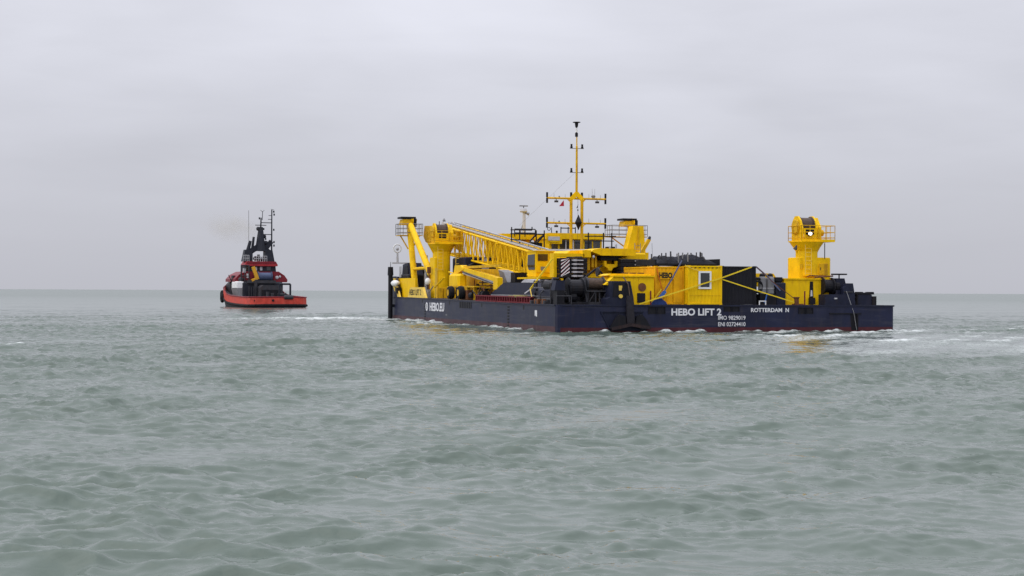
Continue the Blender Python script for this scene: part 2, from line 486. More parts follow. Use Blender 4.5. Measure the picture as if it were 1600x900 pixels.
    # churned wake trailing away from the stern
    for (xa, ya, sy, st) in ((39, 99, 1.5, 0.62), (36, 108, 2.6, 0.7), (42, 117, 3.2, 0.7), (47, 128, 4.0, 0.6)):
        foam += np.exp(-(((X0 - xa) / 11.0) ** 2 + ((Y0 - ya - 0.10 * (X0 - xa) - 0.9 * n3) / sy) ** 2)) * np.clip(0.22 + 0.55 * n1 + 0.4 * n2, 0, 1) * st
    foam += np.exp(-(((X0 - 25) / 6.0) ** 2 + ((Y0 - 91 - 0.35 * (X0 - 25) - 0.7 * n3) / 1.5) ** 2)) * np.clip(0.2 + 0.5 * n1 + 0.45 * n2, 0, 1) * 0.8
    foam += np.exp(-(((X0 - 17) / 5.0) ** 2 + ((Y0 - 99 - 0.2 * (X0 - 17)) / 1.6) ** 2)) * np.clip(0.15 + 0.5 * n1 + 0.5 * n2, 0, 1) * 0.7
    foam += 0.42 * slick * (X0 > 0) * np.clip(0.75 + 0.35 * n3 + 0.25 * n1, 0, 1.3)
    foam += 0.45 * np.exp(-(((X0 + 17) / 9.0) ** 2 + ((Y0 - 152) / 9.0) ** 2)) * np.clip(0.6 + 0.5 * n1, 0, 1)
    # one small whitecap in the open water
    foam += np.exp(-(((X0 + 25.4) / 1.3) ** 2 + ((Y0 - 76.5 - 0.4 * n2) / 0.8) ** 2)) * np.clip(0.45 + 0.5 * n2, 0, 1)
    # tug wash
    xt, yt = X0 + 42.6, Y0 - 257.0
    ct, st_ = math.cos(R(23)), math.sin(R(23))
    ut, vt = xt * ct + yt * st_, -xt * st_ + yt * ct
    foam += np.exp(-((ut / 5.5) ** 2 + ((vt + 20) / 7.0) ** 2)) * np.clip(0.25 + 0.5 * n1, 0, 1) * 0.6
    foam = np.clip(foam, 0, 1)
    Z += foam * 0.10 * (0.6 + 0.5 * n2) + 0.12 * np.exp(-(dist / 1.3) ** 2) * np.clip(0.5 * n1 + 0.45 * n2, -0.3, 1) * out
    co = np.empty((nr * na, 3), np.float32)
    co[:, 0] = (X0 + DX).ravel(); co[:, 1] = (Y0 + DY).ravel(); co[:, 2] = Z.ravel()
    i = np.arange(nr - 1)[:, None] * na; j = np.arange(na - 1)[None, :]
    a = (i + j).ravel()
    quads = np.stack([a, a + 1, a + na + 1, a + na], 1)
    quads = quads[:, ::-1]
    i0 = np.arange(nr - 1) * na
    seam = np.stack([i0 + na - 1, i0, i0 + na, i0 + 2 * na - 1], 1)[:, ::-1]
    quads = np.concatenate([quads, seam])
    me = bpy.data.meshes.new('sea')
    me.vertices.add(nr * na); me.vertices.foreach_set('co', co.ravel())
    nf = len(quads)
    me.loops.add(nf * 4); me.loops.foreach_set('vertex_index', quads.astype(np.int32).ravel())
    me.polygons.add(nf); me.polygons.foreach_set('loop_start', np.arange(0, nf * 4, 4, dtype=np.int32))
    me.polygons.foreach_set('use_smooth', np.ones(nf, bool))
    me.update()
    at = me.attributes.new('foam', 'FLOAT', 'POINT'); at.data.foreach_set('value', foam.ravel().astype(np.float32))
    rough = np.clip(np.sqrt(np.sqrt(2 * np.maximum(miss, 1e-6))), 0.06, 0.13 + 0.13 * np.clip((rs - 150) / 500, 0, 1))[:, None] * np.ones((1, na)) * (1 - 0.3 * slick)
    at = me.attributes.new('chop', 'FLOAT', 'POINT'); at.data.foreach_set('value', rough.ravel().astype(np.float32))
    calm = (gust * np.ones_like(X0)).ravel().astype(np.float32)
    at = me.attributes.new('ripple', 'FLOAT', 'POINT'); at.data.foreach_set('value', calm)
    me.validate()
    o = bpy.data.objects.new('sea', me)
    col.objects.link(o)
    o['kind'] = 'structure'
    m, t, p = new_mat('sea_water')
    N, L = t.nodes.new, t.links.new
    geo = N('ShaderNodeNewGeometry')
    def attr(nm):
        q = N('ShaderNodeAttribute'); q.attribute_name = nm; return q.outputs['Fac']
    def noise(scale, ns, det, loc=0.0, rough_=0.55):
        mp = N('ShaderNodeMapping'); mp.inputs['Scale'].default_value = scale
        mp.inputs['Rotation'].default_value = (0, 0, R(-15)); mp.inputs['Location'].default_value = (loc, loc, loc)
        L(geo.outputs['Position'], mp.inputs[0])
        q = N('ShaderNodeTexNoise'); q.inputs['Scale'].default_value = ns; q.inputs['Detail'].default_value = det
        q.inputs['Roughness'].default_value = rough_
        L(mp.outputs[0], q.inputs['Vector']); return q.outputs['Fac']
    murky = noise((0.05, 0.05, 0.05), 1.0, 3)
    mx = N('ShaderNodeMix'); mx.data_type = 'RGBA'
    L(murky, mx.inputs['Factor'])
    mx.inputs[6].default_value = (0.074, 0.107, 0.083, 1); mx.inputs[7].default_value = (0.100, 0.126, 0.106, 1)
    fn = noise((1.0, 0.55, 1.0), 3.2, 8, 4.0, 0.7)
    fm = N('ShaderNodeMath'); fm.operation = 'MULTIPLY'
    L(attr('foam'), fm.inputs[0])
    sub = N('ShaderNodeMath'); sub.operation = 'MULTIPLY_ADD'; L(fn, sub.inputs[0]); sub.inputs[1].default_value = 2.2; sub.inputs[2].default_value = -0.55
    L(sub.outputs[0], fm.inputs[1])
    fr = N('ShaderNodeMapRange'); fr.inputs[1].default_value = 0.10; fr.inputs[2].default_value = 0.55; fr.inputs[3].default_value = 0; fr.inputs[4].default_value = 0.85
    L(fm.outputs[0], fr.inputs[0])
    mf = N('ShaderNodeMix'); mf.data_type = 'RGBA'
    L(fr.outputs[0], mf.inputs['Factor']); L(mx.outputs[2], mf.inputs[6]); mf.inputs[7].default_value = (0.66, 0.69, 0.68, 1)
    L(mf.outputs[2], p.inputs['Base Color'])
    rg = N('ShaderNodeMix'); rg.data_type = 'FLOAT'
    L(fr.outputs[0], rg.inputs[0]); L(attr('chop'), rg.inputs[2]); rg.inputs[3].default_value = 0.9
    L(rg.outputs[0], p.inputs['Roughness'])
    p.inputs['IOR'].default_value = 1.33
    n_a = noise((1.0, 1.9, 1.0), 3.4, 5, 0.0, 0.6)
    n_b = noise((1.0, 1.7, 1.0), 11.0, 4, 7.0, 0.6)
    ad = N('ShaderNodeMath'); ad.operation = 'MULTIPLY_ADD'; L(n_b, ad.inputs[0]); ad.inputs[1].default_value = 0.33; L(n_a, ad.inputs[2])
    b = N('ShaderNodeBump'); b.inputs['Distance'].default_value = 0.085
    st2 = N('ShaderNodeMath'); st2.operation = 'MULTIPLY'; L(attr('ripple'), st2.inputs[0]); st2.inputs[1].default_value = 0.13
    L(st2.outputs[0], b.inputs['Strength'])
    L(ad.outputs[0], b.inputs['Height'])
    L(b.outputs[0], p.inputs['Normal'])
    me.materials.append(m)
build_sea()
#@@MORE
# ------------------------------------------------------------------ the barge
barge = Thing('crane_barge', 'long flat navy blue barge with white lettering carrying yellow cranes and containers', 'barge', (0, 0, 0))
def deck_z(v):
    return 1.95 + 0.27 * min(1, max(0, (v - 12) / 30.0))
DZ = 1.95
def build_hull():
    h = MB()
    st = [(0.0, 0.3), (0.06, 0.1), (0.3, 0.0), (12, 0.0), (27, 0.0), (42, 0.0), (BL - 0.4, 0.0), (BL, 0.3)]
    n = len(st)
    vs, fs = [], []
    for v, d in st:
        z = deck_z(v)
        vs += [(d, v, -0.9), (d, v, z), (BW - d * 0.4, v, z), (BW - d * 0.4, v, -0.9)]
    for i in range(n - 1):
        a, b = i * 4, i * 4 + 4
        fs += [(a, a + 1, b + 1, b), (a + 1, a + 2, b + 2, b + 1), (a + 2, a + 3, b + 3, b + 2), (a + 3, a, b, b + 3)]
    fs += [(0, 3, 2, 1), (4 * n - 4, 4 * n - 3, 4 * n - 2, 4 * n - 1)]
    h.add(vs, fs)
    hull = barge.part('hull', h, NAVY)
    # red boot-top standing 6 mm proud of the plating
    b = MB(); e = 0.006
    b.box(0.3, BW - 0.12, -e, 0.02, -0.8, 0.34)
    b.add([(0.3, -e, -0.8), (-e, 0.3, -0.8), (-e, 0.3, 0.40), (0.3, -e, 0.34)], [(0, 3, 2, 1)])
    barge.part('waterline_band', b, BOOT, hull)
    b = MB().box(-e, 0.02, 0.3, BL - 0.4, -0.8, 0.42)
    barge.part('waterline_band', b, paint('side_antifouling', (0.085, 0.045, 0.052), 0.6, 0.4, 0.6, (0.05, 0.045, 0.055), scale=0.9, streak=0.6, streak_c=(0.12, 0.10, 0.11), spec=0.2), hull)  # side band greyer and paler than the stern band
    # rubbing strake along the deck edge
    s = MB()
    s.box(0.3, BW, -0.05, 0.0, DZ - 0.10, DZ + 0.012)
    for v0, v1 in ((0.3, 12), (12, 27), (27, 42), (42, BL)):
        z0, z1 = deck_z(v0), deck_z(v1)
        s.add([(-0.05, v0, z0 - 0.1), (-0.05, v1, z1 - 0.1), (-0.05, v1, z1 + 0.012), (-0.05, v0, z0 + 0.012),
               (0.03, v0, z0 + 0.012), (0.03, v1, z1 + 0.012)], [(0, 3, 2, 1), (3, 4, 5, 2)])
    barge.part('deck_edge', s, DKBLUE, hull)
    d = MB(); vs = []; fs = []
    for v in (0.06, 12, 27, 42, BL - 0.1):
        vs += [(0.1, v, deck_z(v) + 0.008), (BW - 0.1, v, deck_z(v) + 0.008)]
    for i in range(4): fs.append((2 * i, 2 * i + 1, 2 * i + 3, 2 * i + 2))
    d.add(vs, fs)
    barge.part('deck_plating', d, DECK, hull)
    # raised bow bulwark
    w = MB()
    w.prism_u([(47.4, 2.2), (BL, 2.2), (BL, 4.3), (49.0, 4.3), (48.2, 4.0), (47.7, 3.2)], -0.012, 0.10)
    w.box(0.1, BW - 0.1, BL - 0.15, BL + 0.01, 2.2, 4.3)
    w.prism_u([(47.4, 2.2), (BL, 2.2), (BL, 4.3), (49.0, 4.3), (48.2, 4.0), (47.7, 3.2)], BW - 0.10, BW + 0.012)
    barge.part('bow_bulwark', w, NAVY)
    # fender pile on the bow corner
    p = MB().cone((-0.38, 49.6, -0.4), (-0.38, 49.6, 5.15), 0.23, 0.23, 12).cone((-0.38, 49.6, 4.4), (-0.38, 49.6, 5.25), 0.30, 0.26, 12).cone((-0.38, 49.6, 5.25), (-0.38, 49.6, 5.75), 0.03, 0.02, 6)
    p.box(-0.3, 0.0, 49.45, 49.75, 1.2, 1.5).box(-0.3, 0.0, 49.45, 49.75, 3.4, 3.7)
    barge.part('fender_pile', p, BLACK)
    # second fender strip at the stem
    p = MB().box(-0.10, 0.0, 51.2, 51.45, -0.3, 4.3)
    barge.part('fender_strip', p, RUBBER)
    # lettering on the transom (v = 0 plane) and the port side (u = 0 plane)
    for txt, u, z, wd, hg, bold in (('HEBO LIFT 2', 8.65, 1.19, 3.9, 0.51, 0.032), ('ROTTERDAM', 14.9, 1.44, 2.50, 0.30, 0.022), ('N', 17.68, 1.44, 0.27, 0.30, 0.022),
                                    ('IMO 9829019', 12.3, 0.88, 2.16, 0.30, 0.008), ('ENI 02724410', 12.3, 0.42, 2.16, 0.30, 0.008)):
        barge.part('lettering', text_mb(txt, (u, 0, z), (1, 0, 0), (0, 0, 1), wd, hg, bold=bold), LETTER, hull)
    barge.part('lettering', text_mb('HEBO.EU', (0, 35.2, 1.03), (0, -1, 0), (0, 0, 1), 5.1, 0.78, bold=0.03), LETTER, hull)
    lg = MB()                                        # the small emblem left of the web address: an upright oval ring with a bar
    for k in range(14):
        a0, a1 = 2 * math.pi * k / 14, 2 * math.pi * (k + 1) / 14
        q = [(0.45 * math.cos(a), 0.40 * math.sin(a)) for a in (a0, a1)] + [(0.24 * math.cos(a), 0.25 * math.sin(a)) for a in (a1, a0)]
        lg.add([(-0.012, 36.3 - y, 1.42 + z) for y, z in q], [(0, 1, 2, 3)])
    lg.box(-0.013, -0.002, 36.22, 36.38, 1.25, 1.6)
    barge.part('emblem', lg, LETTER, hull)
    mk = MB().box(-0.012, -0.002, 4.25, 4.75, 1.25, 1.5).box(-0.012, -0.002, 4.25, 4.5, 1.05, 1.25).box(-0.012, -0.002, 4.55, 4.75, 1.1, 1.25)
    barge.part('load_mark', mk, LETTER, hull)
    sm = MB().box(-0.012, -0.002, 29.1, 29.6, 0.72, 0.80)
    barge.part('small_mark', sm, GREY, hull)
    # ladder steps sunk in the side: dark rungs
    for v0 in (37.0, 11.2):
        for k in range(7):
            z = 0.2 + k * 0.235
            r_ = MB().box(-0.03, 0.0, v0 - 0.22, v0 + 0.22, z, z + 0.11)
            barge.part('side_step', r_, BLACK, hull)
    for v in (38.0, 28.3, 18.4, 7.4):
        barge.part('fairlead', MB().lathe([(0.10, 0), (0.19, 0), (0.19, 0.05), (0.1, 0.06)], (-0.005, v, deck_z(v) - 0.28), 'X', 12).add([], []), BLACK, hull)
    # transom pockets: flat black plates paint the recess shade, framed by flat bar
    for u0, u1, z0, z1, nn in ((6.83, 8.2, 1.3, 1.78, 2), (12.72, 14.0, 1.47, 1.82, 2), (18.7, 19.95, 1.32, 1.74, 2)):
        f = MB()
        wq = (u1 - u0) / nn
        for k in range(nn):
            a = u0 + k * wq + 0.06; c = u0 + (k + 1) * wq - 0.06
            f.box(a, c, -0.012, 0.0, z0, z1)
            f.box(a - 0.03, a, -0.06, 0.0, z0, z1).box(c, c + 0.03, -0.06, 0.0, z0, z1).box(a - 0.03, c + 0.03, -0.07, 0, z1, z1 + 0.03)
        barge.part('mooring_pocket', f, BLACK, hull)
    g = MB()
    for k in range(7):
        v = 21.6 + k * 0.55
        g.box(-0.03, 0.0, v - 0.2, v + 0.2, 1.42, 1.98)
    barge.part('scupper_grating', g, BLACK, hull)
    # anchor pocket on the transom
    a = MB()
    a.add([(3.3, -0.008, 1.42), (6.45, -0.008, 1.42), (6.75, -0.008, 0.12), (3.95, -0.008, 0.12)], [(3, 2, 1, 0)])
    barge.part('anchor_pocket', a, DKBLUE, hull)
    fr = MB().box(3.25, 6.5, -0.09, -0.009, 1.42, 1.50)
    fr.bar((3.3, -0.05, 1.42), (4.0, -0.05, 0.12), 0.06, 0.08)
    barge.part('pocket_frame', fr, DKBLUE, hull)
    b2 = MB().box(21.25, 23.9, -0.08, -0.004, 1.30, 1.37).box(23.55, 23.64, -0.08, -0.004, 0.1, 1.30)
    b2.add([(23.0, -0.008, 1.30), (23.55, -0.008, 1.30), (23.55, -0.008, 0.1), (23.1, -0.008, 0.1)], [(3, 2, 1, 0)])  # flat black sheet painted as the pocket's shaded inside
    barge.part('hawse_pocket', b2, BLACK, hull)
build_hull()

# ------------------------------------------------------------------ stern: the big anchor in its bracket
def build_anchor():
    a = Thing('stern_anchor', 'big rusty dark anchor hanging on the transom below the yellow bracket', 'anchor', (5.35, -0.1, 0.2))
    s = MB().add([(5.15, -0.30, 0.62), (5.75, -0.30, 0.62), (5.55, -0.34, 2.6), (5.15, -0.34, 2.6), (5.15, -0.12, 0.62), (5.75, -0.12, 0.62), (5.55, -0.12, 2.6), (5.15, -0.12, 2.6)],
                 [(0, 1, 2, 3), (7, 6, 5, 4), (0, 4, 5, 1), (1, 5, 6, 2), (2, 6, 7, 3), (3, 7, 4, 0)])
    a.part('shank', s, paint('dark_anchor_steel', (0.026, 0.024, 0.03), 0.6, 0.35, 0.4, (0.06, 0.035, 0.03), scale=3))
    for sgn in (-1, 1):
        c = 5.4
        f = MB()
        p = [(c + sgn * 0.35, 0.62), (c + sgn * 0.45, 1.15), (c + sgn * 0.85, 1.28), (c + sgn * 1.15, 0.95), (c + sgn * 1.55, 0.30), (c + sgn * 0.9, 0.22), (c + sgn * 0.3, 0.42)]
        if sgn < 0: p = p[::-1]
        f.prism_v(p[::-1], -0.42, -0.14)
        a.part('fluke', f, BLACK)
    cr = MB().bar((3.95, -0.3, 0.25), (5.4, -0.36, 0.55), 0.24, 0.22).bar((5.4, -0.36, 0.55), (6.9, -0.3, 0.33), 0.24, 0.22)
    a.part('crown', cr, paint('rust_stained_dark_steel', (0.03, 0.02, 0.022), 0.65, 0.35, 0.4, (0.07, 0.035, 0.025), scale=3))
    w = MB().tube([(5.35, -0.28, 2.6), (5.3, -0.1, 3.4), (5.2, 0.6, 3.9)], 0.04)
    a.part('anchor_wire', w, WIRE)
build_anchor()
def build_bracket():
    t = Thing('anchor_bracket', 'dark blue steel housing under the yellow arm above the anchor', 'anchor housing', (4.7, 0.6, DZ))
    m = MB().prism_v([(3.7, 1.96), (5.85, 1.96), (5.8, 2.45), (5.55, 3.62), (4.15, 3.62), (4.05, 2.5), (3.75, 2.35)], 0.12, 1.6)
    b = t.part('housing', m, DKBLUE)
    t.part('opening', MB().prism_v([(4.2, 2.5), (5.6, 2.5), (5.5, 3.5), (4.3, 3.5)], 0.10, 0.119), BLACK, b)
    t.part('yellow_sheave', MB().lathe([(0.14, 0), (0.14, 0.08)], (4.8, 0.01, 2.55), 'Y', 12), YEL_PALE, b)
    t.part('yellow_tab', MB().prism_v([(4.68, 2.95), (4.86, 2.95), (4.92, 3.3), (4.66, 3.3)], 0.06, 0.098), YEL_PALE, b)
build_bracket()
def build_yellow_cabinet():
    t = Thing('stern_winch_house', 'yellow steel winch house with a cantilever arm and a round porthole at the stern', 'winch house', (6.7, 1.6, DZ))
    m = MB().prism_v([(5.84, DZ), (7.65, DZ), (7.65, 3.93), (4.55, 3.93), (3.9, 3.36), (4.3, 3.30), (4.62, 3.58), (5.45, 3.62)], 0.8, 3.0)
    h = t.part('body', m, YEL)
    t.part('top_flange', MB().box(4.5, 7.70, 0.70, 3.1, 3.93, 4.02), YEL, h)
    t.part('top_plate', MB().prism_v([(4.2, 4.02), (7.70, 4.02), (7.6, 4.16), (4.6, 4.16)], 1.4, 3.0), YEL, h)
    t.part('porthole', MB().lathe([(0.30, 0), (0.30, 0.05), (0.22, 0.06), (0.20, 0.02)], (6.72, 0.75, 3.2), 'Y', 18), RUST, h)
    t.part('seam', MB().box(6.42, 6.46, 0.78, 0.799, 2.75, 3.9), YEL_DIRTY, h)
    t.part('door', MB().box(6.35, 6.95, 0.74, 0.798, 2.1, 2.78), BLACK, h)
    t.part('post', MB().cone((7.3, 0.6, DZ), (7.3, 0.6, 2.95), 0.06, 0.06, 8), REDSTEEL)
    for u in (5.6, 6.2, 6.8):
        t.part('rusty_pad', MB().box(u, u + 0.35, 1.5, 1.9, 4.162, 4.24), RUST, h)
build_yellow_cabinet()

# ------------------------------------------------------------------ stern: winches
def winch(name, label, u0, u1, v, z0, z1, drum_mat, frame_mat, group=None):
    t = Thing(name, label, 'winch', ((u0 + u1) / 2, v, DZ), group=group)
    r = (z1 - z0) / 2; zc = (z0 + z1) / 2
    t.part('drum', MB().lathe([(r * 0.8, 0), (r * 0.8, u1 - u0 - 0.2)], (u0 + 0.1, v, zc), 'X', 20), drum_mat, smooth=False)
    for u in (u0, u1 - 0.1):
        t.part('flange', MB().lathe([(r, 0), (r, 0.1)], (u, v, zc), 'X', 20), frame_mat)
    f = MB()
    for u in (u0 - 0.12, u1 + 0.02):
        f.prism_u([(v - r * 1.1, DZ), (v + r * 1.1, DZ), (v + 0.25, zc + 0.25), (v - 0.25, zc + 0.25)], u, u + 0.1)
    f.box(u0 - 0.1, u1 + 0.1, v - r * 1.1, v + r * 1.1, DZ, DZ + 0.18)
    t.part('frame', f, frame_mat)
    return t
winch('mooring_winch', 'tall black mooring winch under the white barred counterweight', 1.35, 2.5, 1.6, 2.35, 3.85, BLACK, BLACK)
w2 = winch('mooring_winch', 'brown wire-filled winch drum raised on a dark steel stand', 2.75, 4.1, 1.7, 2.96, 3.92, WIRE, DKGREY)
st = MB()
for u in (2.72, 3.3, 3.6, 4.1):
    st.box(u, u + 0.09, 1.2, 1.3, DZ, 2.9).box(u, u + 0.09, 2.2, 2.3, DZ, 2.9)
st.box(2.6, 4.45, 1.1, 2.4, 2.86, 2.95)
st.bar((2.75, 1.18, 2.0), (3.3, 1.18, 2.85), 0.06, 0.06).bar((3.7, 1.18, 2.0), (4.15, 1.18, 2.85), 0.06, 0.06)
w2.part('stand', st, DKGREY)
t = Thing('winch_motor', 'dark blue winch motor with a tilted blue cover by the stern corner', 'winch motor', (0.6, 1.4, DZ))
t.part('cover', MB().prism_v([(0.15, 2.95), (0.95, 2.95), (0.90, 3.65), (0.30, 3.65)], 0.9, 1.7), DKBLUE)
t.part('pedestal', MB().box(0.35, 0.9, 0.9, 1.7, DZ, 2.95), BLACK)
t.part('motor', MB().lathe([(0.35, 0), (0.42, 0.1), (0.42, 0.9), (0.3, 1.0)], (0.98, 1.5, 2.5), 'X', 14), BLACK)
t.part('guard', MB().tube([(-0.1 + 0.3, 0.6, DZ), (0.2, 0.6, 2.55), (1.3, 0.6, 2.55), (1.3, 0.6, DZ)], 0.035), DKGREY)
t = Thing('hydraulic_pump_unit', 'low dark blue pump unit with pipes behind the yellow sling', 'pump unit', (1.0, 5.0, DZ))
t.part('housing', MB().bbox(0.8, 2.2, 3.2, 6.5, DZ, 3.1, 0.15), DKBLUE)
t.part('cylinder', MB().lathe([(0.3, 0), (0.38, 0.1), (0.38, 1.6), (0.3, 1.7)], (1.1, 3.6, 3.3), 'Y', 14), BLACK)
t.part('valve_block', MB().box(0.7, 1.1, 2.6, 3.1, DZ, 3.5), BLACK)
t.part('valve_block', MB().box(0.9, 1.5, 6.6, 7.2, DZ, 2.9), BLACK)
t.part('pipe', MB().tube([(0.6, 3.0, 2.0), (0.6, 3.0, 3.4), (0.9, 3.4, 3.8), (1.4, 3.6, 3.8)], 0.06), DKGREY)
t.part('pipe', MB().tube([(0.5, 5.0, 2.0), (0.5, 5.0, 2.7), (0.9, 5.4, 3.0)], 0.05), DKGREY)
t = Thing('dark_manifold', 'dark pipe manifold with hand wheels behind the stern corner winch motor', 'manifold', (1.8, 7.6, DZ))
for k in range(4):
    t.part('riser', MB().cone((1.0 + k * 0.45, 7.4, DZ), (1.0 + k * 0.45, 7.4, 3.5 + 0.15 * (k % 2)), 0.09, 0.09), DKGREY if k % 2 else BLACK)
    t.part('hand_wheel', MB().ring((1.0 + k * 0.45, 7.4, 3.58 + 0.15 * (k % 2)), 0.16, 0.025, 'Z', 12, 5), BLACK)
t.part('header', MB().cone((0.8, 7.4, 2.7), (2.6, 7.4, 2.7), 0.12, 0.12), BLACK)
t.part('cable_tray', MB().box(0.7, 2.7, 7.0, 7.2, 3.1, 3.2), GREY)
# black winch frame between the counterweights, over the drums
t = Thing('spooling_frame', 'black spooling frame behind the two stern winches', 'spooling frame', (3.2, 4.5, DZ))
t.part('frame', MB().box(1.3, 4.6, 4.2, 5.2, DZ, 3.6).bar((3.3, 4.1, 3.6), (4.4, 4.1, 4.5), 0.12, 0.12).bar((5.6, 4.1, 3.6), (4.6, 4.1, 4.5), 0.12, 0.12), BLACK)
t.part('sheave', MB().lathe([(0.35, 0), (0.28, 0.06), (0.35, 0.12)], (4.5, 4.0, 4.3), 'X', 16), DKGREY)

# ------------------------------------------------------------------ containers
def corrugated(u0, u1, v, z0, z1, depth=0.035, pitch=0.28):
    m = MB(); pts = []
    n = max(2, round((u1 - u0) / pitch)); p = (u1 - u0) / n
    for k in range(n):
        a = u0 + k * p
        pts += [(a, v), (a + p * 0.34, v), (a + p * 0.5, v + depth), (a + p * 0.84, v + depth)]
    pts.append((u1, v))
    vs = [(u, w, z0) for u, w in pts] + [(u, w, z1) for u, w in pts]
    q = len(pts)
    return m.add(vs, [(i, i + 1, q + i + 1, q + i) for i in range(q - 1)])
def corr_side(u, v0, v1, z0, z1, flip=False):
    m = corrugated(v0, v1, 0, z0, z1)
    s = 1 if not flip else -1
    m.v = [Vector((u + s * w.y, w.x, w.z)) for w in m.v]
    return m
def container(name, label, u0, u1, v0, v1, z0, z1, mat, frame_mat):
    t = Thing(name, label, 'container', ((u0 + u1) / 2, (v0 + v1) / 2, z0))
    w = 0.10
    f = MB()
    for u in (u0, u1 - w):
        for v in (v0, v1 - w): f.box(u, u + w, v, v + w, z0, z1)
    for z in (z0 + 0.02, z1 - w - 0.02):
        for v in (v0, v1 - w): f.box(u0 + w, u1 - w, v + 0.004, v + w - 0.004, z, z + w)
        for u in (u0, u1 - w): f.box(u + 0.004, u + w - 0.004, v0 + w, v1 - w, z, z + w)
    t.part('frame', f, frame_mat)
    t.part('end_wall', corrugated(u0 + w, u1 - w, v0 + 0.035, z0 + 0.1, z1 - 0.1), mat)
    t.part('side_wall', corr_side(u0 + 0.03, v0 + w, v1 - w, z0 + 0.1, z1 - 0.1), mat)
    t.part('side_wall', corr_side(u1 - 0.03, v0 + w, v1 - w, z0 + 0.1, z1 - 0.1, True), mat)
    t.part('back_wall', MB().box(u0 + w, u1 - w, v1 - 0.06, v1 - 0.03, z0 + 0.1, z1 - 0.1), mat)
    t.part('roof', MB().box(u0 + 0.02, u1 - 0.02, v0 + 0.02, v1 - 0.02, z1 - 0.05, z1 - 0.025), mat)
    t.part('floor', MB().box(u0 + w, u1 - w, v0 + w, v1 - w, z0 + 0.05, z0 + 0.1), mat)
    for u in (u0, u1 - 0.18):
        for z in (z0 - 0.006, z1 - 0.112):
            t.part('corner_casting', MB().box(u - 0.006, u + 0.186, v0 - 0.008, v0 + 0.17, z, z + 0.118), frame_mat)
    return t
ct = container('site_container', 'bright yellow site container with a white framed window', 10.2, 12.88, 0.6, 6.6, DZ + 0.012, 4.79, CONT_Y, CONT_Y)
wf = MB()
wu0, wu1, wz0, wz1 = 11.03, 12.02, 3.10, 4.38
wf.box(wu0, wu0 + 0.13, 0.56, 0.66, wz0, wz1).box(wu1 - 0.13, wu1, 0.56, 0.66, wz0, wz1)
wf.box(wu0 + 0.13, wu1 - 0.13, 0.562, 0.66, wz0, wz0 + 0.13).box(wu0 + 0.13, wu1 - 0.13, 0.562, 0.66, wz1 - 0.13, wz1)
wfo = ct.part('window_frame', wf, WHITE)
ct.part('window_pane', MB().box(wu0 + 0.13, wu1 - 0.13, 0.60, 0.625, wz0 + 0.13, wz1 - 0.13), GLASS, wfo)
for k in range(7): ct.part('vent_hole', MB().box(10.4 + k * 0.34, 10.52 + k * 0.34, 0.618, 0.632, 4.60, 4.66), LETTER_BLK)
ct.part('ledge', MB().box(10.3, 12.78, 0.615, 0.64, 2.62, 2.645), YEL_DIRTY)
c2 = container('workshop_container', 'faded orange-yellow container with black lettering beside the windowed container', 7.9, 10.17, 1.25, 7.25, DZ + 0.012, 4.73, CONT_O, CONT_O)
c2.part('sign_plate', MB().box(8.18, 9.4, 1.225, 1.262, 3.78, 4.38), CONT_O)
c2.part('lettering', text_mb('HEBO.', (8.22, 1.22, 3.86), (1, 0, 0), (0, 0, 1), 1.1, 0.42, bold=0.04), LETTER_BLK)
c2.part('door', MB().box(9.35, 10.05, 1.23, 1.262, 2.1, 4.42), CONT_O)
c3 = container('dark_container', 'plain black corrugated container beside the windowed yellow container', 12.98, 15.74, 0.9, 6.9, DZ + 0.012, 4.78, CONT_K, CONT_K)
# black net pile with stanchions on the two yellow containers
t = Thing('stanchion_rack', 'black netting heap with upright steel stanchions on top of the two yellow containers', 'rack', (10.4, 2.8, 4.8))
r2 = random.Random(5)
t.part('tray', MB().box(7.95, 12.95, 1.3, 4.8, 4.80, 4.92).box(7.88, 8.02, 1.25, 4.85, 4.8, 5.2).box(12.88, 13.02, 1.25, 4.85, 4.8, 5.28), BLACK)
def heap():
    m = MB(); nu, nv = 44, 16; vs = []
    for i in range(nu + 1):
        for j in range(nv + 1):
            u = 8.0 + 4.9 * i / nu; v = 1.4 + 3.3 * j / nv
            e = min(1, 5.5 * min(i, nu - i) / nu) ** 0.5 * min(1, 4.0 * min(j, nv - j) / nv) ** 0.5
            h = 0.40 + 0.26 * math.exp(-((u - 11.2) / 0.9) ** 2) + 0.14 * math.exp(-((u - 9.2) / 0.5) ** 2) + 0.05 * math.sin(9 * u) * math.sin(7 * v + u)
            vs.append((u, v, 4.92 + e * (h + r2.uniform(-0.05, 0.05))))
    fs = [(i * (nv + 1) + j, (i + 1) * (nv + 1) + j, (i + 1) * (nv + 1) + j + 1, i * (nv + 1) + j + 1) for i in range(nu) for j in range(nv)]
    return m.add(vs, fs)
t.part('netting', heap(), TARP)
for k in range(5):
    t.part('hose_loop', MB().ring((8.6 + k * 0.85 + r2.uniform(-0.1, 0.1), 1.75 + r2.uniform(0, 0.8), 5.2 + r2.uniform(-0.05, 0.08)), r2.uniform(0.22, 0.34), 0.04, r2.choice('YYZX'), 14, 6), r2.choice([DKGREY, BLACK, DKGREY]))
